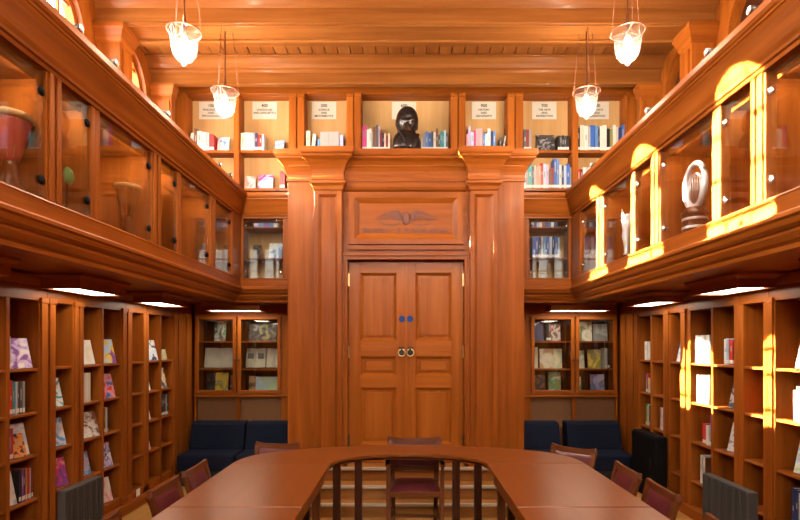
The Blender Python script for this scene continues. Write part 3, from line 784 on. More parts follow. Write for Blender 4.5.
# ------------------------------------------------------------------ glazed cabinets on the back wall, under the gallery
def back_cabinet(s, label):
    x0, x1 = (-2.66, -1.24) if s < 0 else (1.24, 2.66)
    t = thing('glazed_bookcase', label, 'bookcase', (x0, 6.70, 0), 0)
    W = x1-x0; D = 0.26
    c = MB()
    doors = [(0.02, 0.53), (0.55, 1.09)] if s < 0 else [(W-1.09, W-0.55), (W-0.53, W-0.02)]
    mid = (doors[0][1]+doors[1][0])/2
    c.box(0, W, 0, D, 1.985, 2.13, WOOD, axis=0)
    ends = [(0, doors[0][0]), (doors[1][1], W)]
    for a, b in ends: c.box(a, b, 0, D, 0, 1.985, WOOD, axis=2)
    c.box(mid-0.025, mid+0.025, 0.03, D, 0, 1.985, WOOD, axis=2)
    c.box(doors[0][0], doors[1][1], 0, D, 0.965, 1.01, WOOD, axis=0)
    c.box(doors[0][0], doors[1][1], 0, D, 0.0, 0.12, WOOD, axis=0)
    c.box(-0.0, W, -0.02, 0, 0.965, 0.985, WOOD, axis=0)
    c.build('carcass', t, 0.002)
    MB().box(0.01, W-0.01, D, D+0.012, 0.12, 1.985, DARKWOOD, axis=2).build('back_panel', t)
    MB().box(doors[0][0], doors[1][1], 0.06, 0.075, 0.12, 0.965, BROWNBOARD).build('lower_panel', t)
    for a, b in doors:
        for z in (1.32, 1.67):
            MB().box(a+0.002 if a > 0.3 else a, b, 0.02, D, z-0.018, z, WOOD, axis=0).build('shelf', t)
        d = MB(); d.frame(a, b, 1.012, 1.983, -0.022, -0.002, 0.042)
        dd = d.build('door', t, 0.003)
        MB().box(a+0.038, b-0.038, -0.014, -0.010, 1.05, 1.945, GLASS).build('glass_pane', dd)
        xk = b-0.02 if abs(b-mid) < 0.06 else a+0.02
        MB().lathe([(0.001, 0), (0.005, 0), (0.006, 0.012), (0.013, 0.018), (0.012, 0.028), (0.001, 0.032)], (xk, -0.022, 1.43), 12, IRON, M=Matrix.Rotation(PI/2, 3, 'X')).build('knob', dd)
    return t
back_cabinet(-1, 'two-door glazed wooden bookcase behind the left navy sofas')
back_cabinet(1, 'two-door glazed wooden bookcase behind the right navy sofas')
Gb = 'books and papers in the glazed cabinets'
def bs(x, z): return back_shelf(x, 6.72, z)
def flatframe(x, w, z, h, art, label, name='framed_picture', cat='picture'):
    o = face(bs(x, z), 0, w, h, art, label, y=0.12, t=0.014, lean=0.15, group='pictures in the glazed cabinets'); o.name = name; o['category'] = cat
    return o
def open_book(x, z, w, h, label, photos=False):
    t = thing('open_book', label, 'book', bs(x, z).pt(w/2, 0.10, 0.014), 0, Gb)
    Rm = Matrix.Rotation(-0.22, 4, 'X')
    for s in (-1, 1):
        m = MB(); n = 8
        prof = []
        for i in range(n+1):
            u = i/n; prof.append((s*u*w/2, -0.022*math.sin(min(1, u*1.25)*PI)*0.6-0.03*u+0.03))
        poly = prof+[(s*w/2, 0.035), (0, 0.04)]
        m.prism(poly, 2, 0.0, h, PAPER)
        if photos:
            m.box(s*w*0.12, s*w*0.42, -0.014, 0.0, h*0.45, h*0.72, cover('dark grey'))
        m.move(Rm).build('page_leaf', t)
    c = MB().box(-w/2-0.005, w/2+0.005, 0.036, 0.042, 0, h+0.004, cover('brown')).move(Rm)
    c.build('cover', t)
face(bs(-2.46, 1.67), 0, .14, .25, A('green landscape', 'pale grey', 'green', 'dark grey', 9), 'green landscape-covered book in the left glazed cabinet top shelf', y=0.12, lean=0.12, group=Gb)
open_book(-2.585, 1.32, .38, .255, 'open book with blank cream pages in the left glazed cabinet')
face(bs(-2.60, 1.01), 0.04, .14, .24, A('black cover', 'black', 'dark grey', 'black', 9), 'black book at left on the bottom shelf of the left glazed cabinet', lean=.12, group=Gb)
face(bs(-2.44, 1.01), 0, .16, .255, A('yellow green', 'olive', 'yellow', 'pale green', 8), 'yellow green picture book in the left glazed cabinet bottom shelf', lean=.12, y=.09, group=Gb)
face(bs(-2.26, 1.01), 0, .11, .22, A('brown tan', 'brown', 'tan', 'dark red', 12), 'brown and tan book at right on the left cabinet bottom shelf', lean=.12, group=Gb)
flatframe(-2.02, .13, 1.67, .22, A('dark glass', 'dark grey', 'grey', 'black', 9), 'small dark framed picture at left behind the left cabinet glass')
flatframe(-1.89, .22, 1.67, .24, A('dark photo', 'dark grey', 'olive', 'black', 13), 'large dark framed photograph at top of the left glazed cabinet')
flatframe(-1.652, .07, 1.67, .20, A('dark slim', 'black', 'dark grey', 'grey', 13), 'slim dark framed picture beside the large photograph')
open_book(-2.05, 1.32, .245, .25, 'open book with two printed photographs in the left glazed cabinet', True)
open_book(-1.79, 1.32, .205, .25, 'open white book beside the photograph pages in left cabinet')
face(bs(-2.02, 1.01), 0, .09, .21, A('olive tan', 'olive', 'tan', 'brown', 10), 'small olive and tan book beside the pale landscape book', lean=.12, group=Gb)
face(bs(-1.93, 1.01), 0, .295, .20, A('pale landscape', 'pale blue', 'pale green', 'white', 5), 'wide book with pale blue landscape cover in the left glazed cabinet', lean=.15, group=Gb)
row(bs(-1.625, 1.01), 0.0, [('yellow', .02, .20), ('dark red', .02, .21)], 'beside the pale landscape book in left cabinet', y=.05)
# right cabinet
face(bs(1.60, 1.67), 0, .17, .245, A('navy plain', 'navy', 'navy', 'dark grey', 6), 'plain navy book on the top shelf of the right glazed cabinet', lean=.12, group=Gb)
row(bs(1.785, 1.67), 0.0, [('black', .03, .22), ('brown', .03, .235)], 'between navy and red books in the right glazed cabinet', y=.06)
face(bs(1.865, 1.67), 0, .12, .22, A('red grey', 'pale grey', 'red', 'brown', 9), 'red and grey picture book in the right glazed cabinet', lean=.12, group=Gb)
face(bs(1.575, 1.32), 0, .12, .27, A('cream plain', 'cream', 'ivory', 'cream', 6), 'plain cream book at left of the right cabinet middle shelf', lean=.1, group=Gb)
face(bs(1.72, 1.32), 0, .18, .25, A('cream brown', 'ivory', 'cream', 'tan', 7), 'wide cream book in the middle of the right glazed cabinet', lean=.1, group=Gb)
face(bs(1.905, 1.32), 0, .10, .25, A('pale green plain', 'cream', 'pale green', 'cream', 6), 'pale green book right of the cream ones in right cabinet', lean=.1, group=Gb)
face(bs(1.60, 1.01), 0, .19, .22, A('black brown', 'black', 'brown', 'black', 8), 'black and brown book on the right cabinet bottom shelf', lean=.12, group=Gb)
face(bs(1.83, 1.01), 0, .16, .26, A('green white', 'green', 'pale grey', 'olive', 8), 'green and white landscape book on the right cabinet bottom shelf', lean=.12, group=Gb)
face(bs(2.152, 1.67), 0, .10, .24, A('green lawn', 'green', 'olive', 'pale green', 9), 'green book at left of the right cabinet top shelf', lean=.12, group=Gb)
face(bs(2.26, 1.67), 0, .13, .25, A('white green crest', 'ivory', 'white', 'olive', 9), 'white book with olive pattern in the right glazed cabinet', lean=.12, group=Gb)
face(bs(2.41, 1.67), 0, .18, .22, A('grey blank', 'grey', 'pale grey', 'grey', 5), 'grey wide book on the right cabinet top shelf', lean=.12, group=Gb)
face(bs(2.152, 1.32), 0, .14, .23, A('white drawing', 'white', 'pale green', 'ivory', 9), 'white book with green drawing in the right cabinet middle', lean=.12, group=Gb)
face(bs(2.34, 1.32), 0, .17, .24, A('gold meadow', 'yellow', 'olive', 'pale grey', 7), 'golden landscape book in the right cabinet middle shelf', lean=.12, group=Gb)
row(bs(2.53, 1.32), 0.0, [('pale grey', .03, .26), ('black', .03, .24)], 'beside the golden landscape book in right cabinet', y=.05)
face(bs(2.152, 1.01), 0, .10, .20, A('green small', 'pale green', 'green', 'white', 10), 'small green book on the right cabinet bottom shelf', lean=.12, group=Gb)
face(bs(2.37, 1.01), 0, .18, .23, A('blue mountain', 'mid blue', 'lilac', 'orange', 6), 'blue and orange landscape book on the right cabinet bottom shelf', lean=.12, group=Gb)

# ------------------------------------------------------------------ soffit light boxes
def soffit_light(loc, L, W, label, rz):
    """a shallow wooden box with a flaring top hung under the soffit, glowing panel below; long side along local y"""
    t = thing('ceiling_light', label, 'light', loc, rz, 'light boxes under the gallery')
    m = MB(); e = 0.05
    zt, zb = 0.105, 0.0
    m.sweep([(0, 0.0), (0, 0.065), (0.01, 0.075), (0.035, 0.09), (0.035, 0.105), (-0.03, 0.105), (-0.03, 0.0)],
            [(-W/2, 0), (-W/2, L/2), (W/2, L/2), (W/2, -L/2), (-W/2, -L/2), (-W/2, 0)], WOOD, side=-1, caps=False)
    m.box(-W/2+.02, W/2-.02, -L/2+.02, L/2-.02, 0.09, 0.104, WOOD)
    m.build('housing', t)
    d = MB().box(-W/2+.03, W/2-.03, -L/2+.03, L/2-.03, 0.006, 0.016, DIFF).build('diffuser', t)
    d['label'] = 'glowing cream diffuser panel'
for k, yc in enumerate((2.86, 4.15, 5.44)):
    nm = ['nearest the camera', 'in the middle', 'farthest from the camera'][k]
    soffit_light((-2.49, yc, 2.028), 0.62, 0.28, f'wooden light box under the left gallery, {nm}', 0)
    soffit_light((2.49, yc-0.06, 2.028), 0.62, 0.28, f'wooden light box under the right gallery, {nm}', 0)
soffit_light((-2.06, 6.445, 2.028), 0.66, 0.30, 'wooden light box above the left navy sofas', PI/2)
soffit_light((2.08, 6.445, 2.028), 0.72, 0.30, 'wooden light box above the right navy sofas', PI/2)
# ------------------------------------------------------------------ glass-fronted display cabinets standing on the gallery
def display_cabinet(s, y0, y1, a, b, label, end=None):
    W = y1-y0
    if s < 0: t = thing('display_cabinet', label, 'cabinet', (-1.90, y0, 2.38), PI/2); oa, ob = a-y0, b-y0
    else: t = thing('display_cabinet', label, 'cabinet', (1.90, y1, 2.38), -PI/2); oa, ob = y1-b, y1-a
    H = 0.68; D = 0.48
    c = MB()
    for p, q in ((0.001, oa), (ob, W-0.001)):
        c.box(p, q, -0.012, 0.05, 0.002, H-0.001, WOOD, axis=2)
        w = q-p
        if w > 0.05:
            c.box(p+0.012, q-0.012, -0.024, -0.012, 0.002, H-0.001, WOOD, axis=2)
        e = 0.015
        if p < 0.01: c.box(0.001, 0.001+e, 0.05, D, 0.002, H-0.001, WOOD, axis=2)
        else: c.box(W-0.001-e, W-0.001, 0.05, D, 0.002, H-0.001, WOOD, axis=2)
    c.box(0.001, W-0.001, 0.05, D, H-0.02, H-0.001, WOOD, axis=0)
    c.box(oa, ob, 0.05, 0.06, H-0.045, H-0.02, WOOD, axis=0)  # added rail that hides the fill strip behind it
    c.box(0.001, W-0.001, 0.05, D, -0.018, 0.002, WOOD, axis=0)
    c.build('carcass', t, 0.003)
    MB().box(0.017, W-0.017, D-0.015, D-0.001, 0.004, H-0.022, WOOD, axis=2).build('back_panel', t)
    sl = MB().box(oa+0.02, ob-0.02, 0.062, 0.074, H-0.026, H-0.0201, FILLSTRIP).build('fill_strip', t); sl['label'] = 'added fill light strip, hidden from view'  # added light source to brighten the cabinet inside
    g = MB().box(oa+0.001, ob-0.001, 0.002, 0.008, 0.006, H-0.008, GLASS).build('glass_door', t)
    # round clip hinges at the far stile
    xh = (ob-0.03) if s < 0 else (oa+0.03)
    for z in (0.10, H-0.12):
        h = MB()
        h.lathe([(0.001, 0), (0.021, 0), (0.024, 0.004), (0.022, 0.012), (0.012, 0.017), (0.001, 0.018)], (xh, 0.002, z), 16, BLACKP if s < 0 else CHROME, M=Matrix.Rotation(PI/2, 3, 'X'))
        h.box(xh, xh+(0.03 if s < 0 else -0.03), -0.003, 0.002, z-0.012, z+0.012, CHROME)
        h.build('hinge', g)
    return t
GC = [(2.06, 2.86, 2.10, 2.80, 'wide'), (2.86, 3.245, 2.92, 3.20, 'narrow'), (3.245, 4.03, 3.29, 3.96, 'wide'), (4.03, 4.44, 4.10, 4.40, 'narrow'), (4.44, 5.19, 4.48, 5.11, 'wide'), (5.19, 6.07, 5.27, 5.75, 'narrow')]
DL = ['holding the red goblet drum, nearest the camera', 'holding the green disc, second from the camera', 'holding a wooden goblet, third from the camera', 'empty, fourth from the camera', 'empty, fifth from the camera', 'at the far corner']
DR = ['nearest the camera, with sunlit panes', 'second from the camera', 'holding the silver hoop on wooden drum base', 'empty, fourth from the camera', 'holding the silver figure trophy', 'at the far corner']
for (a, b, oa, ob, kd), l, r in zip(GC, DL, DR):
    display_cabinet(-1, a, b, oa, ob, f'{kd} glass-fronted display cabinet on the left gallery, {l}')
    display_cabinet(1, a, b, oa, ob, f'{kd} glass-fronted display cabinet on the right gallery, {r}')

def gallery_back_cabinet(s, label):
    x0, x1 = (-1.895, -1.235) if s < 0 else (1.235, 1.895)
    t = thing('display_cabinet', label, 'cabinet', (x0, 6.08, 2.38), 0)
    W = x1-x0; H = 0.68; D = 0.28
    oa, ob = (0.04, W-0.17) if s < 0 else (0.17, W-0.04)
    c = MB()
    for p, q in ((0, oa), (ob, W)):
        c.box(p, q, 0.0, 0.04, 0, H-0.001, WOOD, axis=2)
        if q-p > 0.05: c.box(p+0.03, q-0.03, -0.012, 0, 0, H-0.001, WOOD, axis=2)
    c.box(0, 0.015, 0.04, D, 0, H-.001, WOOD, axis=2); c.box(W-0.015, W, 0.04, D, 0, H-.001, WOOD, axis=2)
    c.box(0.015, W-0.015, 0.04, D, H-0.02, H-0.001, WOOD, axis=0); c.box(0.015, W-0.015, 0.04, D, -0.018, 0.002, WOOD, axis=0)
    c.build('carcass', t, 0.002)
    MB().box(0.015, W-0.015, D-0.012, D, 0.002, H-0.02, TAN, axis=2).build('back_panel', t)
    for z in (0.236, 0.59): MB().box(0.016, W-0.016, 0.03, D-0.012, z-0.012, z, WOOD, axis=0).build('shelf', t)
    g = MB().box(oa+0.001, ob-0.001, 0.004, 0.010, 0.003, H-0.006, GLASS).build('glass_door', t)
    for z in (0.07, H-0.08):
        for xh in (oa+0.025, ob-0.025):
            MB().lathe([(0.001, 0), (0.017, 0), (0.017, 0.006), (0.001, 0.010)], (xh, 0.004, z), 14, CHROME, M=Matrix.Rotation(PI/2, 3, 'X')).build('clip', g)
    return t
gallery_back_cabinet(-1, 'small glazed display cabinet on the back gallery left of the door surround')
gallery_back_cabinet(1, 'small glazed display cabinet on the back gallery right of the door surround')

# contents of the display cabinets
def goblet(loc, h, r, red, label):
    t = thing('goblet_drum', label, 'drum', loc, 0)
    m = MB(); m.lathe([(r*.62, 0), (r*.66, h*.02), (r*.60, h*.06), (r*.36, h*.26), (r*.30, h*.36), (r*.34, h*.42)], (0, 0, 0), 24, CHAIRWOOD.ax[2]); m.build('foot', t)
    m = MB(); m.lathe([(r*.34, h*.42), (r*.48, h*.52), (r*.80, h*.80), (r*.90, h*.93)], (0, 0, 0), 24, red, cap=False); m.build('body', t)
    m = MB(); m.lathe([(r*.9, h*.91), (r*1.0, h*.93), (r*1.0, h*.985), (r*.92, h), (0.001, h)], (0, 0, 0), 24, TAN.ax[2]); m.build('rim', t)
    for i in range(10):
        a = 2*PI*i/10
        m = MB(); m.tube([(r*.38*math.cos(a), r*.38*math.sin(a), h*.45), (r*.86*math.cos(a), r*.86*math.sin(a), h*.92)], 0.004, 6, TAN.ax[2]); m.build('cord', t)
    return t
goblet((-2.03, 2.735, 2.384), 0.42, 0.105, REDLACQ, 'red goblet-shaped drum with wooden foot in the left display cabinet nearest camera')
goblet((-2.03, 3.89, 2.384), 0.40, 0.095, CHAIRWOOD.ax[2], 'brown wooden goblet drum in the third left display cabinet')
gd = MB(); gd.lathe([(0.001, 0), (0.045, 0), (0.05, 0.006), (0.045, 0.012), (0.001, 0.014)], (0, 0, 0), 24, GREENP, M=Matrix.Rotation(PI/2, 3, 'Y'))
gd.box(-0.03, 0.03, -0.03, 0.03, -0.236, -0.22, BLACKP); gd.box(-0.006, 0.0, -0.008, 0.008, -0.225, 0.0, BLACKP)
o = gd.build('disc_ornament'); o.location = (-2.0, 3.15, 2.62); tag(o, 'small green disc on a stand in a left display cabinet', 'ornament')
cd = MB().box(-0.002, 0.002, -0.05, 0.05, 0, 0.10, PAPER).box(0.0022, 0.003, -0.03, 0.03, 0.02, 0.06, cover('yellow'))
cd.box(-0.03, -0.002, -0.04, 0.04, 0, 0.004, PAPER)
o = cd.build('card'); o.location = (-2.20, 3.56, 2.384); tag(o, 'small white card with yellow mark in the third left display cabinet', 'card')
# silver hoop on a banded wooden drum
t = thing('hoop_trophy', 'silver hoop trophy on banded wooden drum base in the right display cabinet', 'trophy', (2.06, 3.80, 2.384), 0)
m = MB(); m.lathe([(.09, 0), (.09, .03), (.082, .035), (.082, .15), (.09, .155), (.09, .18), (.07, .19), (.07, .21), (0.001, .212)], (0, 0, 0), 28, CHAIRWOOD.ax[2]); m.build('base', t)
for z in (.06, .12):
    m = MB(); m.lathe([(.083, z), (.085, z+.002), (.085, z+.016), (.083, z+.018)], (0, 0, 0), 28, SILVER, cap=False); m.build('band', t)
m = MB(); n = 40
m.tube([(0.0, 0.13*math.sin(2*PI*i/n), .37+.155*math.cos(2*PI*i/n)) for i in range(n)], 0.021, 8, SILVER, closed=True)
m.tube([(0.0, 0.085*math.sin(2*PI*i/n), .345+.11*math.cos(2*PI*i/n)) for i in range(n)], 0.009, 8, SILVER, closed=True); m.build('hoop', t)
m = MB()
for k in range(-3, 4): m.tube([(0, 0.024*k, .245), (0, 0.03*k, .345+.1*math.sqrt(max(0.05, 1-(k/3.4)**2)))], 0.0025, 6, SILVER)
m.build('wires', t)
t = thing('figure_trophy', 'tall silver winged figure trophy in the far right display cabinet', 'trophy', (2.06, 4.96, 2.384), 0)
m = MB(); m.lathe([(.07, 0), (.07, .04), (.05, .05), (.05, .07), (0.001, .072)], (0, 0, 0), 20, BLACKP); m.build('base', t)
m = MB(); m.lathe([(.04, .07), (.03, .10), (.035, .18), (.05, .25), (.04, .31), (.05, .36), (.02, .385), (.03, .41), (.03, .44), (.001, .46)], (0, 0, 0), 16, SILVER, cap=False); m.build('figure', t)
for s in (-1, 1):
    m = MB(); m.bar([(0, s*.03, .34), (0, s*.10, .44), (0, s*.13, .53)], [.06, .07, .01], .01, SILVER, side=(0, 0, 1)); m.build('wing', t)
Gd = 'books in the back gallery cabinets'
def gs(x, z): return back_shelf(x, 6.09, 2.38+z)
face(gs(-1.78, .236), 0, .10, .17, A('dark small', 'black', 'dark grey', 'brown', 9), 'small dark book in the left back gallery cabinet', y=.08, group=Gd)
face(gs(-1.59, .236), 0, .15, .19, A('blue white small', 'pale blue', 'mid blue', 'white', 9), 'pale blue book in the left back gallery cabinet', y=.08, group=Gd)
row(gs(-1.75, .59), 0, [('lilac', .05, .05), ('mid blue', .06, .055), ('purple', .05, .05), ('blue', .06, .055), ('pale grey', .05, .05)], 'of low top volumes, left back gallery cabinet', sticker=False, group=Gd)
row(gs(1.45, .236), 0, [('blue', .035, .25), ('blue', .035, .25), ('navy', .03, .245), ('pale grey', .02, .25), ('mid blue', .035, .25), ('blue', .035, .25), ('pale blue', .03, .245), ('navy', .03, .25), ('blue', .035, .25), ('pale blue', .02, .24)],
    'in the blue journal row, right back gallery cabinet', group=Gd)
row(gs(1.44, .59), 0, [('pale blue', .03, .06), ('navy', .03, .06), ('lilac', .03, .06), ('white', .03, .06), ('dark red', .03, .06), ('navy', .04, .06), ('blue', .03, .06), ('white', .03, .06), ('navy', .04, .06)],
    'of low top volumes, right back gallery cabinet', sticker=False, group=Gd)

# ------------------------------------------------------------------ open bookcases along the top of the back wall
def open_bookcase(x0, x1, z0, ops, shelves, label, splits=()):
    t = thing('open_bookcase', label, 'bookcase', (x0, 6.0, z0), 0)
    W = x1-x0; H = 4.445-z0; D = 0.18; c = MB()
    xs = [0.0005]+[v-x0 for o in ops for v in o]+[W-0.0005]
    for i in range(0, len(xs), 2):
        a, b = xs[i], xs[i+1]
        c.box(a, b, 0.0, D, 0, H, WOOD, axis=2)
        if b-a > 0.12:
            m0, m1 = a+0.012, b-0.012
        elif b-a > 0.06: m0, m1 = a+0.006, b-0.006
        else: continue
        c.box(m0, m1, -0.018, 0, 0.0, H-0.04, WOOD, axis=2)
        c.box(m0-0.004, m1+0.004, -0.026, 0, H-0.04, H, WOOD, axis=0)
    c.box(0.0005, W-0.0005, 0.055, D, H, H+0.02, WOOD, axis=0)
    c.box(0.0005, W-0.0005, 0.02, D, -0.015, 0.0, WOOD, axis=0)
    c.build('carcass', t, 0.003)
    for a, b in ops:
        MB().box(a-x0-0.001, b-x0+0.001, D-0.012, D+0.001, 0, H, TAN, axis=2).build('back_panel', t)
        for z in shelves:
            MB().box(a-x0, b-x0, 0.004, D-0.012, z-z0-0.03, z-z0, WOOD, axis=0).build('shelf', t, 0.002)
    return t
S1 = 3.815; S2 = 3.377
open_bookcase(-2.70, -1.225, 3.33, [(-2.47, -1.94), (-1.87, -1.32)], [S1, S2+0.01], 'two-column open bookcase high on the back wall, left of the door surround')
open_bookcase(-1.225, -0.585, 3.61, [(-1.137, -0.67)], [S1], 'narrow open bookcase above the left pilaster, with a grey matching set')
open_bookcase(-0.585, 0.585, 3.61, [(-0.499, 0.499)], [S1], 'wide open bookcase behind the bronze bust above the doors')
open_bookcase(0.585, 1.225, 3.61, [(0.67, 1.137)], [S1], 'narrow open bookcase above the right pilaster, with pink books')
open_bookcase(1.225, 2.70, 3.33, [(1.32, 1.87), (1.94, 2.47)], [S1, S2+0.01], 'two-column open bookcase high on the back wall, right of the door surround')
def us(x, z): return back_shelf(x, 6.0, z)
_row = row
def row(*a, **k):
    k.setdefault('d', 0.125); k.setdefault('y', 0.02); _row(*a, **k)
def px(p, Y=6.03): return (p-406)*Y/533
row(us(px(189), S1), 0, [('white', .04, .20, 0.12), ('brown', .03, .25, .0), ('white', .05, .22), ('white', .05, .21), ('pale grey', .03, .21), ('dark red', .035, .19), ('red', .02, .18)], 'in the top left row behind the gallery cornice')
face(us(px(215.6), S1), 0, .13, .19, A('blue white top', 'pale blue', 'mid blue', 'white', 11), 'blue and white book face out on the top left shelf', y=.07, group='books shown face out on top shelves')
row(us(px(241), S1), 0, [('cream', .045, .20), ('ivory', .045, .205), ('cream', .045, .20), ('grey', .02, .21), ('navy', .025, .20), ('dark red', .02, .18), ('red', .03, .18), ('white', .025, .185)], 'in the top left row beside the blue booklet')
face(us(px(273.5), S1), 0, .11, .14, A('blue sky', 'mid blue', 'pale blue', 'tan', 9), 'small blue booklet leaning at right on the second top left shelf', y=.06, yaw=-.2, group='books shown face out on top shelves')
face(us(px(243.5), S2+.01), 0, .12, .165, A('pink pale', 'pink', 'white', 'tan', 9), 'pink and white book on the lower left open shelf', y=.065, group='books shown face out on top shelves')
face(us(px(257), S2+.01), 0, .165, .185, A('lilac cover', 'lilac', 'white', 'magenta', 9), 'lilac book on the lower left open shelf', y=.065, group='books shown face out on top shelves')
row(us(px(280), S2+.01), 0, [('dark red', .03, .20), ('red', .025, .17)], 'at the right end of the lower left open shelf')
row(us(px(305.9), S1), 0, [('cream', .05, .225)], 'above the left pilaster, standing apart at left')
row(us(px(311), S1), 0, [('ivory', .04, .19, 0.10)], 'leaning beside the grey set above left pilaster')
row(us(px(317.5), S1), 0, [('mid blue', .028, .13)], 'short one left of the grey set')
row(us(px(320.2), S1), 0, [('pale grey', .0165, .215)]*11, 'of the matching grey set above the left pilaster', gap=.0028, sticker=False)
row(us(px(339.5), S1), 0, [('lilac', .045, .18)], 'right of the matching grey set')
row(us(px(362.2), S1), 0, [('magenta', .03, .285), ('magenta', .02, .28), ('white', .025, .24), ('white', .024, .25), ('pale grey', .014, .22)], 'in the pink and white group left of the bust')
row(us(px(373), S1), 0, [('brown', .03, .27), ('dark grey', .03, .29), ('lilac', .015, .28), ('dark red', .025, .20), ('black', .02, .20), ('cream', .02, .20), ('dark red', .022, .17), ('cream', .022, .195)], 'in the dark group just left of the bust')
row(us(px(421.5), S1), 0, [('pale grey', .015, .15), ('grey', .025, .19), ('mid blue', .035, .22), ('blue', .03, .20), ('dark grey', .025, .22), ('white', .025, .21), ('brown', .025, .25), ('dark grey', .022, .18), ('teal', .022, .22), ('teal', .02, .215), ('pale blue', .02, .23), ('dark grey', .02, .2)],
    'in the row right of the bust')
row(us(px(466), S1), 0, [('pink', .022, .19), ('lilac', .03, .28), ('pale blue', .03, .21), ('magenta', .02, .23), ('pink', .035, .25), ('pink', .04, .25), ('mid blue', .025, .20), ('pale blue', .025, .20), ('white', .035, .25), ('navy', .025, .22), ('mid blue', .03, .22)],
    'in the pink row above the right pilaster', gap=.0018)
row(us(px(498.5), S1), 0, [('dark grey', .022, .15, .12), ('pale grey', .02, .17, .16), ('black', .022, .17, .2)], 'of the leaning trio above the right pilaster', gap=.003)
row(us(px(523.5), S1), 0, [('dark grey', .03, .24), ('dark red', .03, .24), ('grey', .025, .235)], 'at the left end of the top right shelf')
face(us(px(538.5), S1), 0, .20, .22, A('black photo', 'black', 'dark grey', 'grey', 12), 'black photo-covered book face out on the top right shelf', y=.07, group='books shown face out on top shelves')
row(us(px(557.5), S1), 0, [('black', .025, .17), ('dark grey', .022, .17), ('black', .025, .175), ('dark grey', .022, .17), ('black', .03, .17)], 'of the low dark set beside the black photo book')
low = [('pale blue', .03, .27), ('grey', .022, .25), ('teal', .045, .27), ('dark grey', .02, .25), ('pale grey', .022, .26), ('pink', .022, .24), ('tan', .03, .26), ('red', .025, .29), ('pale blue', .03, .28), ('lilac', .03, .27), ('brown', .025, .22), ('dark red', .03, .24),
       ('blue', .03, .34), ('mid blue', .03, .33), ('white', .025, .27), ('navy', .022, .26), ('pale blue', .03, .26), ('blue', .035, .28), ('grey', .018, .24)]
row(us(px(523.2), S2+.01), 0, low, 'in the colourful row on the lower right open shelf')
row(us(px(577.5), S1), 0, [('black', .025, .26), ('ivory', .045, .29), ('white', .045, .28), ('pale grey', .025, .27), ('blue', .05, .29), ('mid blue', .035, .28), ('dark grey', .02, .24), ('white', .035, .28), ('white', .04, .29), ('black', .035, .25), ('olive', .03, .24), ('ivory', .035, .29), ('pale grey', .03, .27), ('navy', .03, .26), ('blue', .035, .29)],
    'in the white and blue row behind right pendant lamp', gap=.001)
row(us(px(577.5), S2+.01), 0, [('red', .03, .22), ('dark red', .025, .22), ('white', .035, .24), ('pale grey', .03, .24), ('white', .035, .24), ('pale blue', .03, .23)], 'beside the sunlit cornice on the lower right open shelf')

# subject signs
def text_mesh(s, size, mat, extr=0.0006):
    cu = bpy.data.curves.new('t', 'FONT'); cu.body = s; cu.size = size; cu.align_x = 'CENTER'; cu.extrude = extr; cu.offset = size*0.022; cu.resolution_u = 3
    ob = bpy.data.objects.new('t', cu); COL.objects.link(ob)
    dg = bpy.context.evaluated_depsgraph_get()
    me = bpy.data.meshes.new_from_object(ob.evaluated_get(dg))
    bpy.data.objects.remove(ob); me.materials.clear(); me.materials.append(mat)
    o = bpy.data.objects.new('lettering', me); COL.objects.link(o)
    return o
SG = [(211, ['100', 'PHILOSOPHY', 'AND', 'PSYCHOLOGY'], 'partly behind the left pendant lamp'), (264.5, ['400', 'LANGUAGES', 'AND LINGUISTICS'], 'above the blue booklet'), (324, ['500', 'SCIENCE', 'AND', 'MATHEMATICS'], 'above the grey matching set'),
      (404, ['600'], 'behind the bronze bust'), (484, ['900', 'HISTORY', 'AND', 'GEOGRAPHY'], 'above the pink books'), (544.5, ['700', 'THE ARTS', 'AND', 'RECREATION'], 'above the black photo-covered book'), (597, ['700', 'THE ARTS', 'AND', 'RECREATION'], 'partly behind the right pendant lamp')]
for p, lines, wh in SG:
    X = px(p, 6.16); t = thing('sign', f'white paper subject sign on the bookcase back, {wh}', 'sign', (X, 6.1665, 4.337), 0, 'subject signs on the top bookcases')
    MB().box(-0.14, 0.14, -0.002, 0.0, -0.105, 0.095, PAPER).build('paper', t)
    z = 0.035
    for i, l in enumerate(lines):
        sz = 0.050 if i == 0 else 0.032
        o = text_mesh(l, sz, INK); o.parent = t; o.rotation_euler = (PI/2, 0, 0); o.location = (0, -0.0032, z)
        z -= 0.042 if i == 0 else 0.036

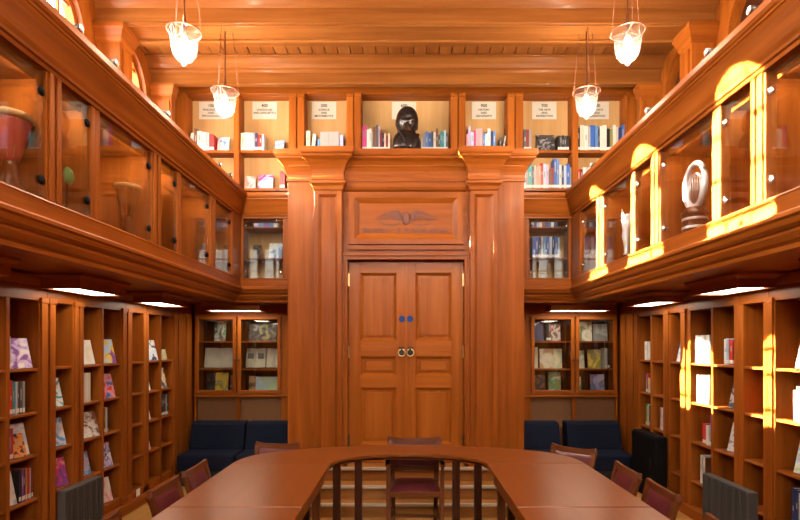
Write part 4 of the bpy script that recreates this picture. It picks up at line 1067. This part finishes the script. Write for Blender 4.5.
# bronze bust
def bust(loc):
    t = thing('bust', 'dark bronze bust of a bald head on the ledge above the doors', 'sculpture', loc, math.radians(22)); t.scale = (0.95, 0.95, 0.95)
    MB().box(-0.10, 0.10, -0.09, 0.09, -0.12, 0.0, BRONZE).build('plinth', t, 0.006)
    m = MB(); nu, nv = 56, 40; vs = []; fs = []
    def g(a, b, w): return math.exp(-((a/w)**2+(b/w)**2))
    for j in range(nv+1):
        th = PI*j/nv
        for i in range(nu):
            ph = 2*PI*i/nu
            st = math.sin(th)**(0.82 if th < PI/2 else 0.95)
            x = st*math.sin(ph); y = -st*math.cos(ph); z = math.cos(th)     # face towards -y
            rx, ry, rz = 0.128, 0.150, 0.172
            if z < 0: rx *= 1-0.20*z*z; ry *= 1-0.06*z*z
            X, Y, Z = x*rx, y*ry, z*rz
            if y < 0:
                f = -y
                Y -= 0.038*g(x/0.16, (z+0.18)/0.30, 1)*f        # nose
                Y -= 0.014*g(x/0.55, (z-0.16)/0.10, 1)*f        # brow
                Y += 0.014*(g((x-0.33)/0.17, (z-0.02)/0.11, 1)+g((x+0.33)/0.17, (z-0.02)/0.11, 1))*f   # eye sockets
                Y -= 0.009*(g((x-0.33)/0.09, (z-0.02)/0.06, 1)+g((x+0.33)/0.09, (z-0.02)/0.06, 1))*f   # eyeballs
                Y -= 0.016*(g(x/0.26, (z+0.47)/0.055, 1)+0.9*g(x/0.24, (z+0.58)/0.055, 1))*f - 0.010*g(x/0.3, (z+0.525)/0.02, 1)*f  # lips
                Y -= 0.026*g(x/0.30, (z+0.80)/0.14, 1)*f        # chin
                Y -= 0.008*(g((x-0.5)/0.2, (z+0.25)/0.16, 1)+g((x+0.5)/0.2, (z+0.25)/0.16, 1))*f  # cheeks
            vs.append((X, Y, Z+0.335))
    for j in range(nv):
        for i in range(nu):
            k = (i+1) % nu; fs.append((j*nu+i, j*nu+k, (j+1)*nu+k, (j+1)*nu+i))
    m._add(vs, fs, BRONZE, True)
    for s in (-1, 1):        # ears
        m.tube([(s*0.122, 0.005+0.022*math.cos(2*PI*i/16), 0.315+0.040*math.sin(2*PI*i/16)) for i in range(16)], 0.010, 6, BRONZE, closed=True)
    # neck and draped shoulders
    def ring(z, a, b, yo=0.0, n=40): return [(a*math.cos(2*PI*i/n), b*math.sin(2*PI*i/n)+yo, z) for i in range(n)]
    R = [ring(0.0, 0.165, 0.098), ring(0.04, 0.172, 0.105), ring(0.12, 0.168, 0.108), ring(0.165, 0.15, 0.10), ring(0.20, 0.122, 0.095), ring(0.225, 0.10, 0.09), ring(0.27, 0.085, 0.085, 0.01)]
    vs = [p for r in R for p in r]; n = 40
    fs = [(j*n+i, j*n+(i+1) % n, (j+1)*n+(i+1) % n, (j+1)*n+i) for j in range(len(R)-1) for i in range(n)]+[tuple(range(n))]
    m._add(vs, fs, BRONZE, True)
    m.build('head', t)
    c = MB()
    for s in (-1, 1):   # coat lapels
        c.bar([(s*0.03, -0.104, 0.02), (s*0.07, -0.110, 0.12), (s*0.10, -0.075, 0.19), (s*0.10, 0.02, 0.225)], [0.03, 0.05, 0.045, 0.03], 0.014, BRONZE, side=(1, 0, 0))
    c.build('collar', t)
    return t
bust((px(407, 5.81), 5.80, 3.7215))

# spotlights along the top of the gallery cornice
SPW = 26.0
def spot(loc, rz, label):
    t = thing('spotlight', label, 'light', loc, rz, 'small spotlights on the gallery cornice')
    MB().box(-0.018, 0.018, -0.025, 0.025, 0, 0.014, IRON).build('base', t)
    MB().lathe([(0.006, 0.014), (0.006, 0.035)], (0, 0, 0), 10, CHROME).build('stem', t)
    m = MB(); m.lathe([(0.001, -0.030), (0.016, -0.030), (0.021, -0.015), (0.023, 0.028), (0.019, 0.028), (0.001, 0.024)], (0, 0, 0.048), 16, IRON, M=Matrix.Rotation(PI/2, 3, 'X')); m.build('lamp_head', t)
    m = MB(); m.lathe([(0.001, 0.0), (0.019, 0.0), (0.016, 0.006), (0.001, 0.008)], (0, -0.027, 0.048), 16, LEDLENS, M=Matrix.Rotation(PI/2, 3, 'X')); m.build('lens', t)
    L = bpy.data.lights.new('spot_beam', 'SPOT'); L.energy = SPW; L.color = (1.0, 0.86, 0.68); L.spot_size = math.radians(150); L.spot_blend = 0.8; L.shadow_soft_size = 0.03
    lo = bpy.data.objects.new('spot_beam', L); COL.objects.link(lo); lo.parent = t; lo.location = (0, -0.05, 0.075); lo.rotation_euler = Vector((0, -0.75, 1)).to_track_quat('-Z', 'Y').to_euler()
LS = [('nearest of five on the left gallery cornice', 2.96), ('second of five on the left gallery cornice', 3.32), ('third of five on the left gallery cornice', 4.05), ('fourth of five on the left gallery cornice', 5.20), ('last of five on the left gallery cornice', 5.52)]
for l, y in LS: spot((-1.83, y, 3.33), PI/2, f'small dark spotlight, {l}')
RS = [('nearest of four on the right gallery cornice', 2.80), ('second of four on the right gallery cornice', 3.20), ('third of four on the right gallery cornice', 4.0), ('last of four on the right gallery cornice', 5.2)]
for l, y in RS: spot((1.83, y, 3.33), -PI/2, f'small spotlight, {l}')

# ------------------------------------------------------------------ pendant lamps
PW = 58.0
def pendant(loc, label):
    """loc = centre of the rim"""
    t = thing('pendant_lamp', label, 'lamp', loc, 0, 'glass pendant lamps')
    up = ZC-loc[2]-0.002
    m = MB(); n = 36; prof = [(0.120, 0.0), (0.112, -0.012), (0.100, -0.035), (0.094, -0.075), (0.090, -0.12), (0.080, -0.165), (0.060, -0.20), (0.030, -0.222), (0.014, -0.228)]
    vs = []; fs = []
    for i in range(n*2):
        a = PI*i/n; rr_ = 1.0-(0.035 if i % 2 else 0.0)
        for r, z in prof: vs.append((r*rr_*math.cos(a), r*rr_*math.sin(a), z))
    k = len(prof); N = n*2
    for i in range(N):
        j = (i+1) % N
        for q in range(k-1): fs.append((i*k+q, j*k+q, j*k+q+1, i*k+q+1))
    m._add(vs, fs, SHADE, False); sh = m.build('glass_shade', t)
    m = MB(); m.lathe([(0.014, -0.225), (0.019, -0.235), (0.012, -0.248), (0.001, -0.255)], (0, 0, 0), 12, WHITEP); m.build('finial', t)
    m = MB(); m.tube([(0.121*math.cos(2*PI*i/40), 0.121*math.sin(2*PI*i/40), 0.0) for i in range(40)], 0.006, 8, COPPER, closed=True); m.build('rim_ring', t)
    m = MB(); m.lathe([(0.008, -0.03), (0.018, -0.025), (0.020, 0.03), (0.014, 0.05), (0.011, 0.12), (0.006, 0.135), (0.006, up)], (0, 0, 0), 12, COPPER)
    for i in range(3):
        a = 2*PI*i/3+0.4
        m.bar([(0.012*math.cos(a), 0.012*math.sin(a), 0.0), (0.118*math.cos(a), 0.118*math.sin(a), 0.0)], 0.006, 0.006, COPPER, side=(0, 0, 1))
    m.build('stem', t)
    for i in range(3):
        a = 2*PI*i/3+0.4
        m = MB(); m.tube([(0.119*math.cos(a), 0.119*math.sin(a), 0.0), (0.045*math.cos(a), 0.045*math.sin(a), up)], 0.0028, 6, COPPER); m.build('suspension_rod', t)
    m = MB(); m.lathe([(0.001, up-0.03), (0.05, up-0.022), (0.06, up)], (0, 0, 0), 20, COPPER); m.build('ceiling_rose', t)
    m = MB(); m.lathe([(0.012, -0.035), (0.022, -0.055), (0.026, -0.085), (0.016, -0.11), (0.001, -0.118)], (0, 0, 0), 16, BULB); m.build('bulb', t)
    L = bpy.data.lights.new('bulb_light', 'POINT'); L.energy = PW; L.color = (1.0, 0.82, 0.62); L.shadow_soft_size = 0.075
    lo = bpy.data.objects.new('bulb_light', L); COL.objects.link(lo); lo.parent = t; lo.location = (0, 0, -0.145)
    return t
P0 = pendant((-1.635, 3.93, 3.93), 'glass pendant lamp on the left, nearer the camera')
P1 = pendant((1.635, 3.93, 3.93), 'glass pendant lamp on the right, nearer the camera')
pendant((-1.64, 4.85-0.22+0.2, 3.915), 'glass pendant lamp on the left, farther away over the bookcase sign')
pendant((1.635, 4.83, 3.915), 'glass pendant lamp on the right, farther away over the white books')

def _dup_all(o, par, loc=None):
    n = o.copy(); COL.objects.link(n)
    if par: n.parent = par
    if loc: n.location = loc
    for ch in o.children: _dup_all(ch, n)
    return n
for yy, w in ((3.02, 'third pair, added out of view'), (2.1, 'fourth pair, added out of view')):  # unseen pendants carrying the row on, added for their light
    for s, sd in ((-1, 'left'), (1, 'right')):
        n = _dup_all(P0, None, (s*1.635, yy, 3.93)); n['label'] = f'glass pendant lamp on the {sd}, {w}'
# ------------------------------------------------------------------ the horseshoe table
def table_section(x0, x1, y0, y1, label):
    out = 1 if x0+x1 > 0 else -1
    cx = (x0+x1)/2; cy = (y0+y1)/2; hx = (x1-x0)/2-0.001; hy = (y1-y0)/2-0.001
    t = thing('table_section', label, 'table', (cx, cy, 0), 0, 'sections of the horseshoe table')
    m = MB(); m.box(-hx, hx, -hy, hy, 0.722, 0.75, TABLEWOOD, axis=1); m.box(-hx+.012, hx-.012, -hy+.003, hy-.003, 0.702, 0.722, DARKWOOD, axis=1)
    m.build('tabletop', t, 0.004, 2)
    a = MB(); ax, ay = hx-0.055, hy-0.04
    for s in (-1, 1): a.box(s*ax-0.012, s*ax+0.012, -ay, ay, 0.61, 0.702, TABLEWOOD, axis=1); a.box(-ax+.012, ax-.012, s*ay-0.012, s*ay+0.012, 0.61, 0.702, TABLEWOOD, axis=0)
    a.build('apron', t)
    for sx in (-1, 1):
        for sy in (-1, 1):
            l = MB(); X, Y = sx*(ax-0.035), sy*(ay-0.045)
            if sx == out: X -= sx*0.27
            l.bar([(X, Y, 0.0), (X, Y, 0.69)], [0.045, 0.06], [0.045, 0.06], CHAIRWOOD); l.build('leg', t, 0.003)
TX = 0.02
for s, nm in ((-1, 'left'), (1, 'right')):
    xa, xb = sorted((s*0.575, s*1.30))
    table_section(xa+TX, xb+TX, 2.865, 3.925, f'rectangular wooden table section in the {nm} arm, next to the curved end')
    table_section(xa+TX, xb+TX, 1.80, 2.860, f'rectangular wooden table section in the {nm} arm, nearest the camera')
def smooth(pts, n=8):
    P = [Vector((*p, 0)) for p in pts]; out = []
    for i in range(len(P)-1):
        p0 = P[max(i-1, 0)]; p1 = P[i]; p2 = P[i+1]; p3 = P[min(i+2, len(P)-1)]
        for k in range(n):
            u = k/n
            out.append(0.5*((2*p1)+(-p0+p2)*u+(2*p0-5*p1+4*p2-p3)*u*u+(-p0+3*p1-3*p2+p3)*u**3))
    out.append(P[-1]); return [(p.x, p.y) for p in out]
t = thing('table_section', 'curved wooden table section closing the far end of the horseshoe', 'table', (TX, 4.3, 0), 0, 'sections of the horseshoe table')
def ends(outer, inner):
    o = smooth([(-x, y) for x, y in outer]+[(x, y) for x, y in outer[::-1]][1:]); i = smooth([(-x, y) for x, y in inner]+[(x, y) for x, y in inner[::-1]][1:])
    return o, i
OUT = [(1.30, 3.93), (1.275, 4.10), (1.18, 4.27), (1.0, 4.41), (0.60, 4.56), (0, 4.66)]
INN = [(0.575, 3.93), (0.535, 4.05), (0.42, 4.165), (0.22, 4.245), (0, 4.27)]
def band(o, i, z0, z1, mat):
    m = MB(); n = len(o); k = len(i)
    # resample the two curves to the same count
    def res(c, N):
        L = [0.0]
        for a, b in zip(c, c[1:]): L.append(L[-1]+math.dist(a, b))
        out = []
        for q in range(N):
            d = L[-1]*q/(N-1); j = 0
            while j < len(L)-2 and L[j+1] < d: j += 1
            u = (d-L[j])/max(1e-9, L[j+1]-L[j]); out.append((c[j][0]+(c[j+1][0]-c[j][0])*u, c[j][1]+(c[j+1][1]-c[j][1])*u))
        return out
    N = 61; o = res(o, N); i = res(i, N); vs = []
    for q in range(N):
        for p in (o[q], i[q]):
            for z in (z0, z1): vs.append((p[0], p[1]-4.3, z))
    fs = []
    for q in range(N-1):
        b = q*4; c = b+4
        fs += [(b+1, c+1, c+3, b+3), (b, b+2, c+2, c), (b, c, c+1, b+1), (b+2, b+3, c+3, c+2)]
    fs += [(0, 1, 3, 2), ((N-1)*4, (N-1)*4+2, (N-1)*4+3, (N-1)*4+1)]
    m._add(vs, fs, mat, axis=0); return m
def inset(pts, d, s=1):
    return [(max(0.0, x-s*d*0.8) if x > 0 else 0.0, y-s*d*(0.6 if x > 0 else 1.0)) if False else (x-s*d*(1 if x > 0.01 else 0)*0.7, y-s*d*0.7 if y > 3.94 else y) for x, y in pts]
o_, i_ = ends(OUT, INN)
m = band(o_, i_, 0.722, 0.75, TABLEWOOD); o2, i2 = ends(inset(OUT, 0.018), inset(INN, -0.018))
m2 = band(o2, i2, 0.700, 0.722, DARKWOOD)
for a in ('v',): pass
base = len(m.v); m.v += m2.v; m.f += [[q+base for q in f] for f in m2.f]; m.m += m2.m; m.sm += m2.sm
m.build('tabletop', t, 0.004, 2)
o3, i3 = ends(inset(OUT, 0.13), inset(INN, -0.13)); o4, i4 = ends(inset(OUT, 0.18), inset(INN, -0.18))
a = band(o3, o4, 0.66, 0.70, DARKWOOD)
a.build('rail', t)
for X, Y in ((-0.56, 4.165), (-0.40, 4.265), (0.38, 4.265), (0.54, 4.165), (-0.80, 4.16), (0.80, 4.16)):
    l = MB(); l.bar([(X, Y-4.3, 0), (X, Y-4.3, 0.70)], 0.058, 0.058, DARKWOOD); l.build('leg', t, 0.004)

# ------------------------------------------------------------------ chairs
def make_chair(label, arms=False):
    """seat towards +y, back at -y"""
    t = thing('dining_chair', label, 'chair', (0, 0, 0), 0, 'burgundy leather chairs around the table')
    W = 0.45
    # seat: rail frame and leather pad
    m = MB(); vs = []
    fr_ = [(-0.225, 0.22), (0.225, 0.22), (0.20, -0.20), (-0.20, -0.20)]
    m.prism(fr_, 2, 0.40, 0.445, CHAIRWOOD, wax=0); m.build('seat_frame', t, 0.006)
    n = 12; vs = []; fs = []
    for j in range(n+1):
        for i in range(n+1):
            u = i/n*2-1; v = j/n*2-1
            w = 0.218 if v > 0 else 0.218
            hw = 0.205+0.012*v
            e = (1-abs(u)**4)*(1-abs(v)**4)
            vs.append((u*hw, 0.01+v*0.20, 0.445+0.045*e**0.5))
    for j in range(n):
        for i in range(n): fs.append((j*(n+1)+i, j*(n+1)+i+1, (j+1)*(n+1)+i+1, (j+1)*(n+1)+i))
    m = MB(); m._add(vs, fs, LEATHER, True); m.build('seat', t)
    # back posts run down into the rear legs
    bp = lambda s: [(s*0.185, -0.255, 0.0), (s*0.187, -0.215, 0.22), (s*0.19, -0.195, 0.44), (s*0.198, -0.215, 0.58), (s*0.212, -0.255, 0.74), (s*0.218, -0.278, 0.80)]
    for s in (-1, 1):
        l = MB(); l.bar(bp(s)[:3], [.032, .036, .04], [.036, .038, .042], CHAIRWOOD); l.build('leg', t, 0.004)
        l = MB(); top = 0.66 if arms else 0.40
        l.bar([(s*0.215, 0.205, 0.0), (s*0.215, 0.205, 0.40)]+([(s*0.222, 0.20, top)] if arms else []), [.028, .04]+([.026] if arms else []), [.028, .04]+([.026] if arms else []), CHAIRWOOD); l.build('leg', t, 0.004)
        if arms:
            a = MB(); a.bar([(s*0.222, 0.225, 0.665), (s*0.228, 0.08, 0.672), (s*0.215, -0.10, 0.665), (s*0.205, -0.222, 0.655)], .04, .022, CHAIRWOOD); a.build('armrest', t, 0.005)
    # wooden frame of the back: posts, crest rail with flaring ends, lower rail
    f = MB()
    for s in (-1, 1): f.bar(bp(s)[2:], [.04, .042, .046, .05], [.042, .036, .032, .034], CHAIRWOOD)
    cr = []
    for i in range(13):
        u = i/12*2-1
        cr.append((u*0.238, -0.270-0.028*(1-u*u), 0.785+0.026*abs(u)**3))
    f.bar(cr, [.034]*13, [.050]*13, CHAIRWOOD, side=(0, 1, 0.2))
    lo = [(u*0.192, -0.208-0.018*(1-u*u), 0.545) for u in [i/6-1 for i in range(13)]]
    f.bar(lo, .03, .036, CHAIRWOOD, side=(0, 1, 0.2))
    f.build('back_frame', t, 0.004)
    # padded leather panel, bulging to both sides
    m = MB()
    for side in (1, -1):
        vs = []; fs = []
        for j in range(n+1):
            for i in range(n+1):
                u = i/n*2-1; v = j/n
                z = 0.555+0.225*v; hw = 0.180+0.022*v
                yb_ = -0.205-0.07*v-0.024*(1-u*u)
                e = max(0, (1-u**4))*max(0, (1-(2*v-1)**4))
                vs.append((u*hw, yb_+side*(0.006+0.016*e**0.5), z))
        for j in range(n):
            for i in range(n): fs.append((j*(n+1)+i, j*(n+1)+i+1, (j+1)*(n+1)+i+1, (j+1)*(n+1)+i))
        m._add(vs, fs, LEATHER, True)
    m.build('backrest', t)
    s_ = MB(); s_.bar([(-0.19, -0.02, 0.17), (0.19, -0.02, 0.17)], .02, .026, CHAIRWOOD, side=(0, 1, 0))
    for s in (-1, 1): s_.bar([(s*0.187, -0.225, 0.17), (s*0.214, 0.203, 0.17)], .02, .026, CHAIRWOOD)
    s_.build('stretcher', t)
    return t
cA = make_chair('wooden armchair with burgundy leather behind the curved end, facing the camera', True)
cA.location = (0.075, 4.52, 0); cA.rotation_euler = (0, 0, PI)
base = make_chair('wooden chair with burgundy leather back on the left, second from the camera')
cA.scale = (1.0, 0.95, 0.965); base.scale = (0.84, 0.93, 0.92)
base.location = (-1.245, 3.30, 0); base.rotation_euler = (0, 0, -PI/2)
CG = 'burgundy leather chairs around the table'
dup(base, (-1.245, 3.79, 0), -PI/2, 'wooden chair with burgundy leather back on the left, third from the camera', CG)
dup(base, (-1.24, 2.57, 0), -PI/2, 'wooden chair with burgundy leather back on the left, nearest the camera, only its top showing', CG)
dup(base, (-1.16, 4.45, 0), PI-0.10, 'wooden chair with burgundy leather back at the far left corner, before the navy sofas', CG)
dup(base, (1.30, 3.74, 0), PI/2, 'wooden chair with burgundy leather back on the right, third from the camera', CG)
dup(base, (1.30, 3.23, 0), PI/2, 'wooden chair with burgundy leather back on the right, second from the camera', CG)
dup(base, (1.28, 2.52, 0), PI/2, 'wooden chair with burgundy leather back on the right, nearest the camera, only its top showing', CG)
dup(base, (1.25, 4.33, 0), math.radians(138), 'wooden chair with burgundy leather back at the far right corner, turned inwards', CG)

# ------------------------------------------------------------------ sofas
def sofa(x, label, W=0.66):
    t = thing('sofa', label, 'sofa', (x, 6.34, 0), 0, 'navy sofa units along the back wall')
    h = W/2-0.004
    MB().box(-h+.02, h-.02, -0.24, 0.26, 0.0, 0.18, NAVYD).build('base', t, 0.01)
    m = MB(); m.box(-h, h, -0.29, 0.20, 0.18, 0.37, NAVY); m.build('seat_cushion', t, 0.03, 3)
    m = MB(); pr = [(0.06, 0.365), (0.20, 0.35), (0.30, 0.36), (0.33, 0.68), (0.17, 0.68), (0.14, 0.66)]
    m.prism(pr, 0, -h, h, NAVY); m.build('back_cushion', t, 0.022, 3)
    return t
sofa(-2.285, 'navy blue sofa unit at the far left, in the corner by the bookcase'); sofa(-1.612, 'navy blue sofa unit on the left, touching the door surround')
sofa(1.56, 'navy blue sofa unit on the right, touching the door surround', 0.62); sofa(2.275, 'navy blue sofa unit at the far right, before the glazed bookcase')

# ------------------------------------------------------------------ charcoal ribbed panels, socket, black cabinet
def panel(s, ya, yb, label):
    cy = (ya+yb)/2; t = thing('screen_panel', label, 'screen', (s*2.23, cy, 0), PI/2 if s < 0 else -PI/2, 'charcoal ribbed panels')
    h = (yb-ya)/2
    m = MB(); m.box(-h, h, -0.03, 0.03, 0.06, 0.672, CHARCOAL)
    k = int(2*h/0.03)
    for i in range(k):
        x = -h+0.015+i*(2*h-0.03)/(k-1); m.box(x-0.009, x+0.009, -0.037, -0.03, 0.07, 0.665, CHARCOAL)
    m.build('panel', t, 0.004)
    for x in (-h+0.06, h-0.06):
        f = MB(); f.box(x-0.02, x+0.02, -0.12, 0.12, 0.0, 0.025, BLACKP); f.box(x-0.02, x+0.02, -0.025, 0.025, 0.025, 0.06, BLACKP); f.build('foot', t)
panel(-1, 3.45, 3.87, 'low charcoal ribbed screen panel standing before the left bookcases')
panel(1, 3.42, 3.95, 'low charcoal ribbed screen panel standing before the right bookcases')
t = thing('wall_socket', 'white wall socket on the left bookcase plinth', 'socket', (-2.6985, 5.36, 0.137), PI/2)
MB().box(-0.035, 0.035, -0.010, 0.0, -0.036, 0.036, WHITEP).build('face_plate', t, 0.004)
MB().box(-0.018, 0.018, -0.016, -0.010, -0.02, 0.02, WHITEP).build('plug_cover', t, 0.003)
t = thing('black_cabinet', 'black cabinet standing before the lowest shelves of the far right bookcase', 'cabinet', (2.595, 5.70, 0), -PI/2)
MB().box(-0.29, 0.29, -0.05, 0.06, 0.03, 0.68, BLACKP).build('body', t, 0.01)
MB().box(-0.28, 0.28, -0.062, -0.05, 0.06, 0.66, BLACKP).build('door', t, 0.004)
MB().box(0.19, 0.20, -0.08, -0.062, 0.32, 0.44, IRON).build('handle', t)
MB().box(-0.27, 0.27, -0.03, 0.05, 0.0, 0.03, BLACKP).build('plinth', t)

# ------------------------------------------------------------------ light and camera
wd = bpy.data.worlds.new('World'); SC.world = wd; wd.use_nodes = True
bg = wd.node_tree.nodes['Background']; bg.inputs['Color'].default_value = (1.0, 0.94, 0.85, 1); bg.inputs['Strength'].default_value = 36.0
def sun(name, d, energy, col, ang):
    L = bpy.data.lights.new(name, 'SUN'); L.energy = energy; L.color = col; L.angle = ang
    o = bpy.data.objects.new(name, L); COL.objects.link(o); o.location = (-8, 3, 6)
    o.rotation_euler = Vector(d).to_track_quat('-Z', 'Y').to_euler(); return o
sun('sun', (1, 0.008, -0.292), 280.0, (1.0, 0.93, 0.80), 0.006)
sun('sun_shelf_fill', (1, -0.055, -0.518), 190.0, (1.0, 0.92, 0.78), 0.006)  # second sun added to put light patches on the lower right shelves
for i, (a, b) in enumerate(FW):
    L = bpy.data.lights.new('window_portal', 'AREA'); L.shape = 'RECTANGLE'; L.size = b-a; L.size_y = FZ[1]-FZ[0]; L.cycles.is_portal = True
    o = bpy.data.objects.new('window_portal', L); COL.objects.link(o); o.location = ((a+b)/2, YF-0.11, (FZ[0]+FZ[1])/2); o.rotation_euler = Vector((0, 1, 0)).to_track_quat('-Z', 'Z').to_euler()
for yc in WINY:
    L = bpy.data.lights.new('window_portal', 'AREA'); L.shape = 'RECTANGLE'; L.size = 2*HW; L.size_y = ZS+HW-ZB; L.cycles.is_portal = True
    o = bpy.data.objects.new('window_portal', L); COL.objects.link(o); o.location = (-2.88, yc, (ZS+HW+ZB)/2); o.rotation_euler = Vector((1, 0, 0)).to_track_quat('-Z', 'Z').to_euler()

cam = bpy.data.cameras.new('Camera'); co = bpy.data.objects.new('Camera', cam); COL.objects.link(co)
cam.sensor_width = 36; cam.lens = 533/800*36; cam.shift_x = -6/800; cam.shift_y = 85/800
co.location = (0, 0, EYE); co.rotation_euler = (PI/2, 0, 0); cam.clip_start = 0.05
SC.camera = co
vs_ = SC.view_settings; vs_.view_transform = 'Standard'; vs_.look = 'None'; vs_.gamma = 1.0; vs_.exposure = 0.22; vs_.use_curve_mapping = False
SC.cycles.use_denoising = True; SC.cycles.use_light_tree = False; SC.cycles.max_bounces = 10; SC.cycles.transparent_max_bounces = 24; SC.cycles.diffuse_bounces = 6
SC.cycles.sample_clamp_indirect = 4.0; SC.cycles.blur_glossy = 1.0; SC.cycles.caustics_reflective = False; SC.cycles.caustics_refractive = False
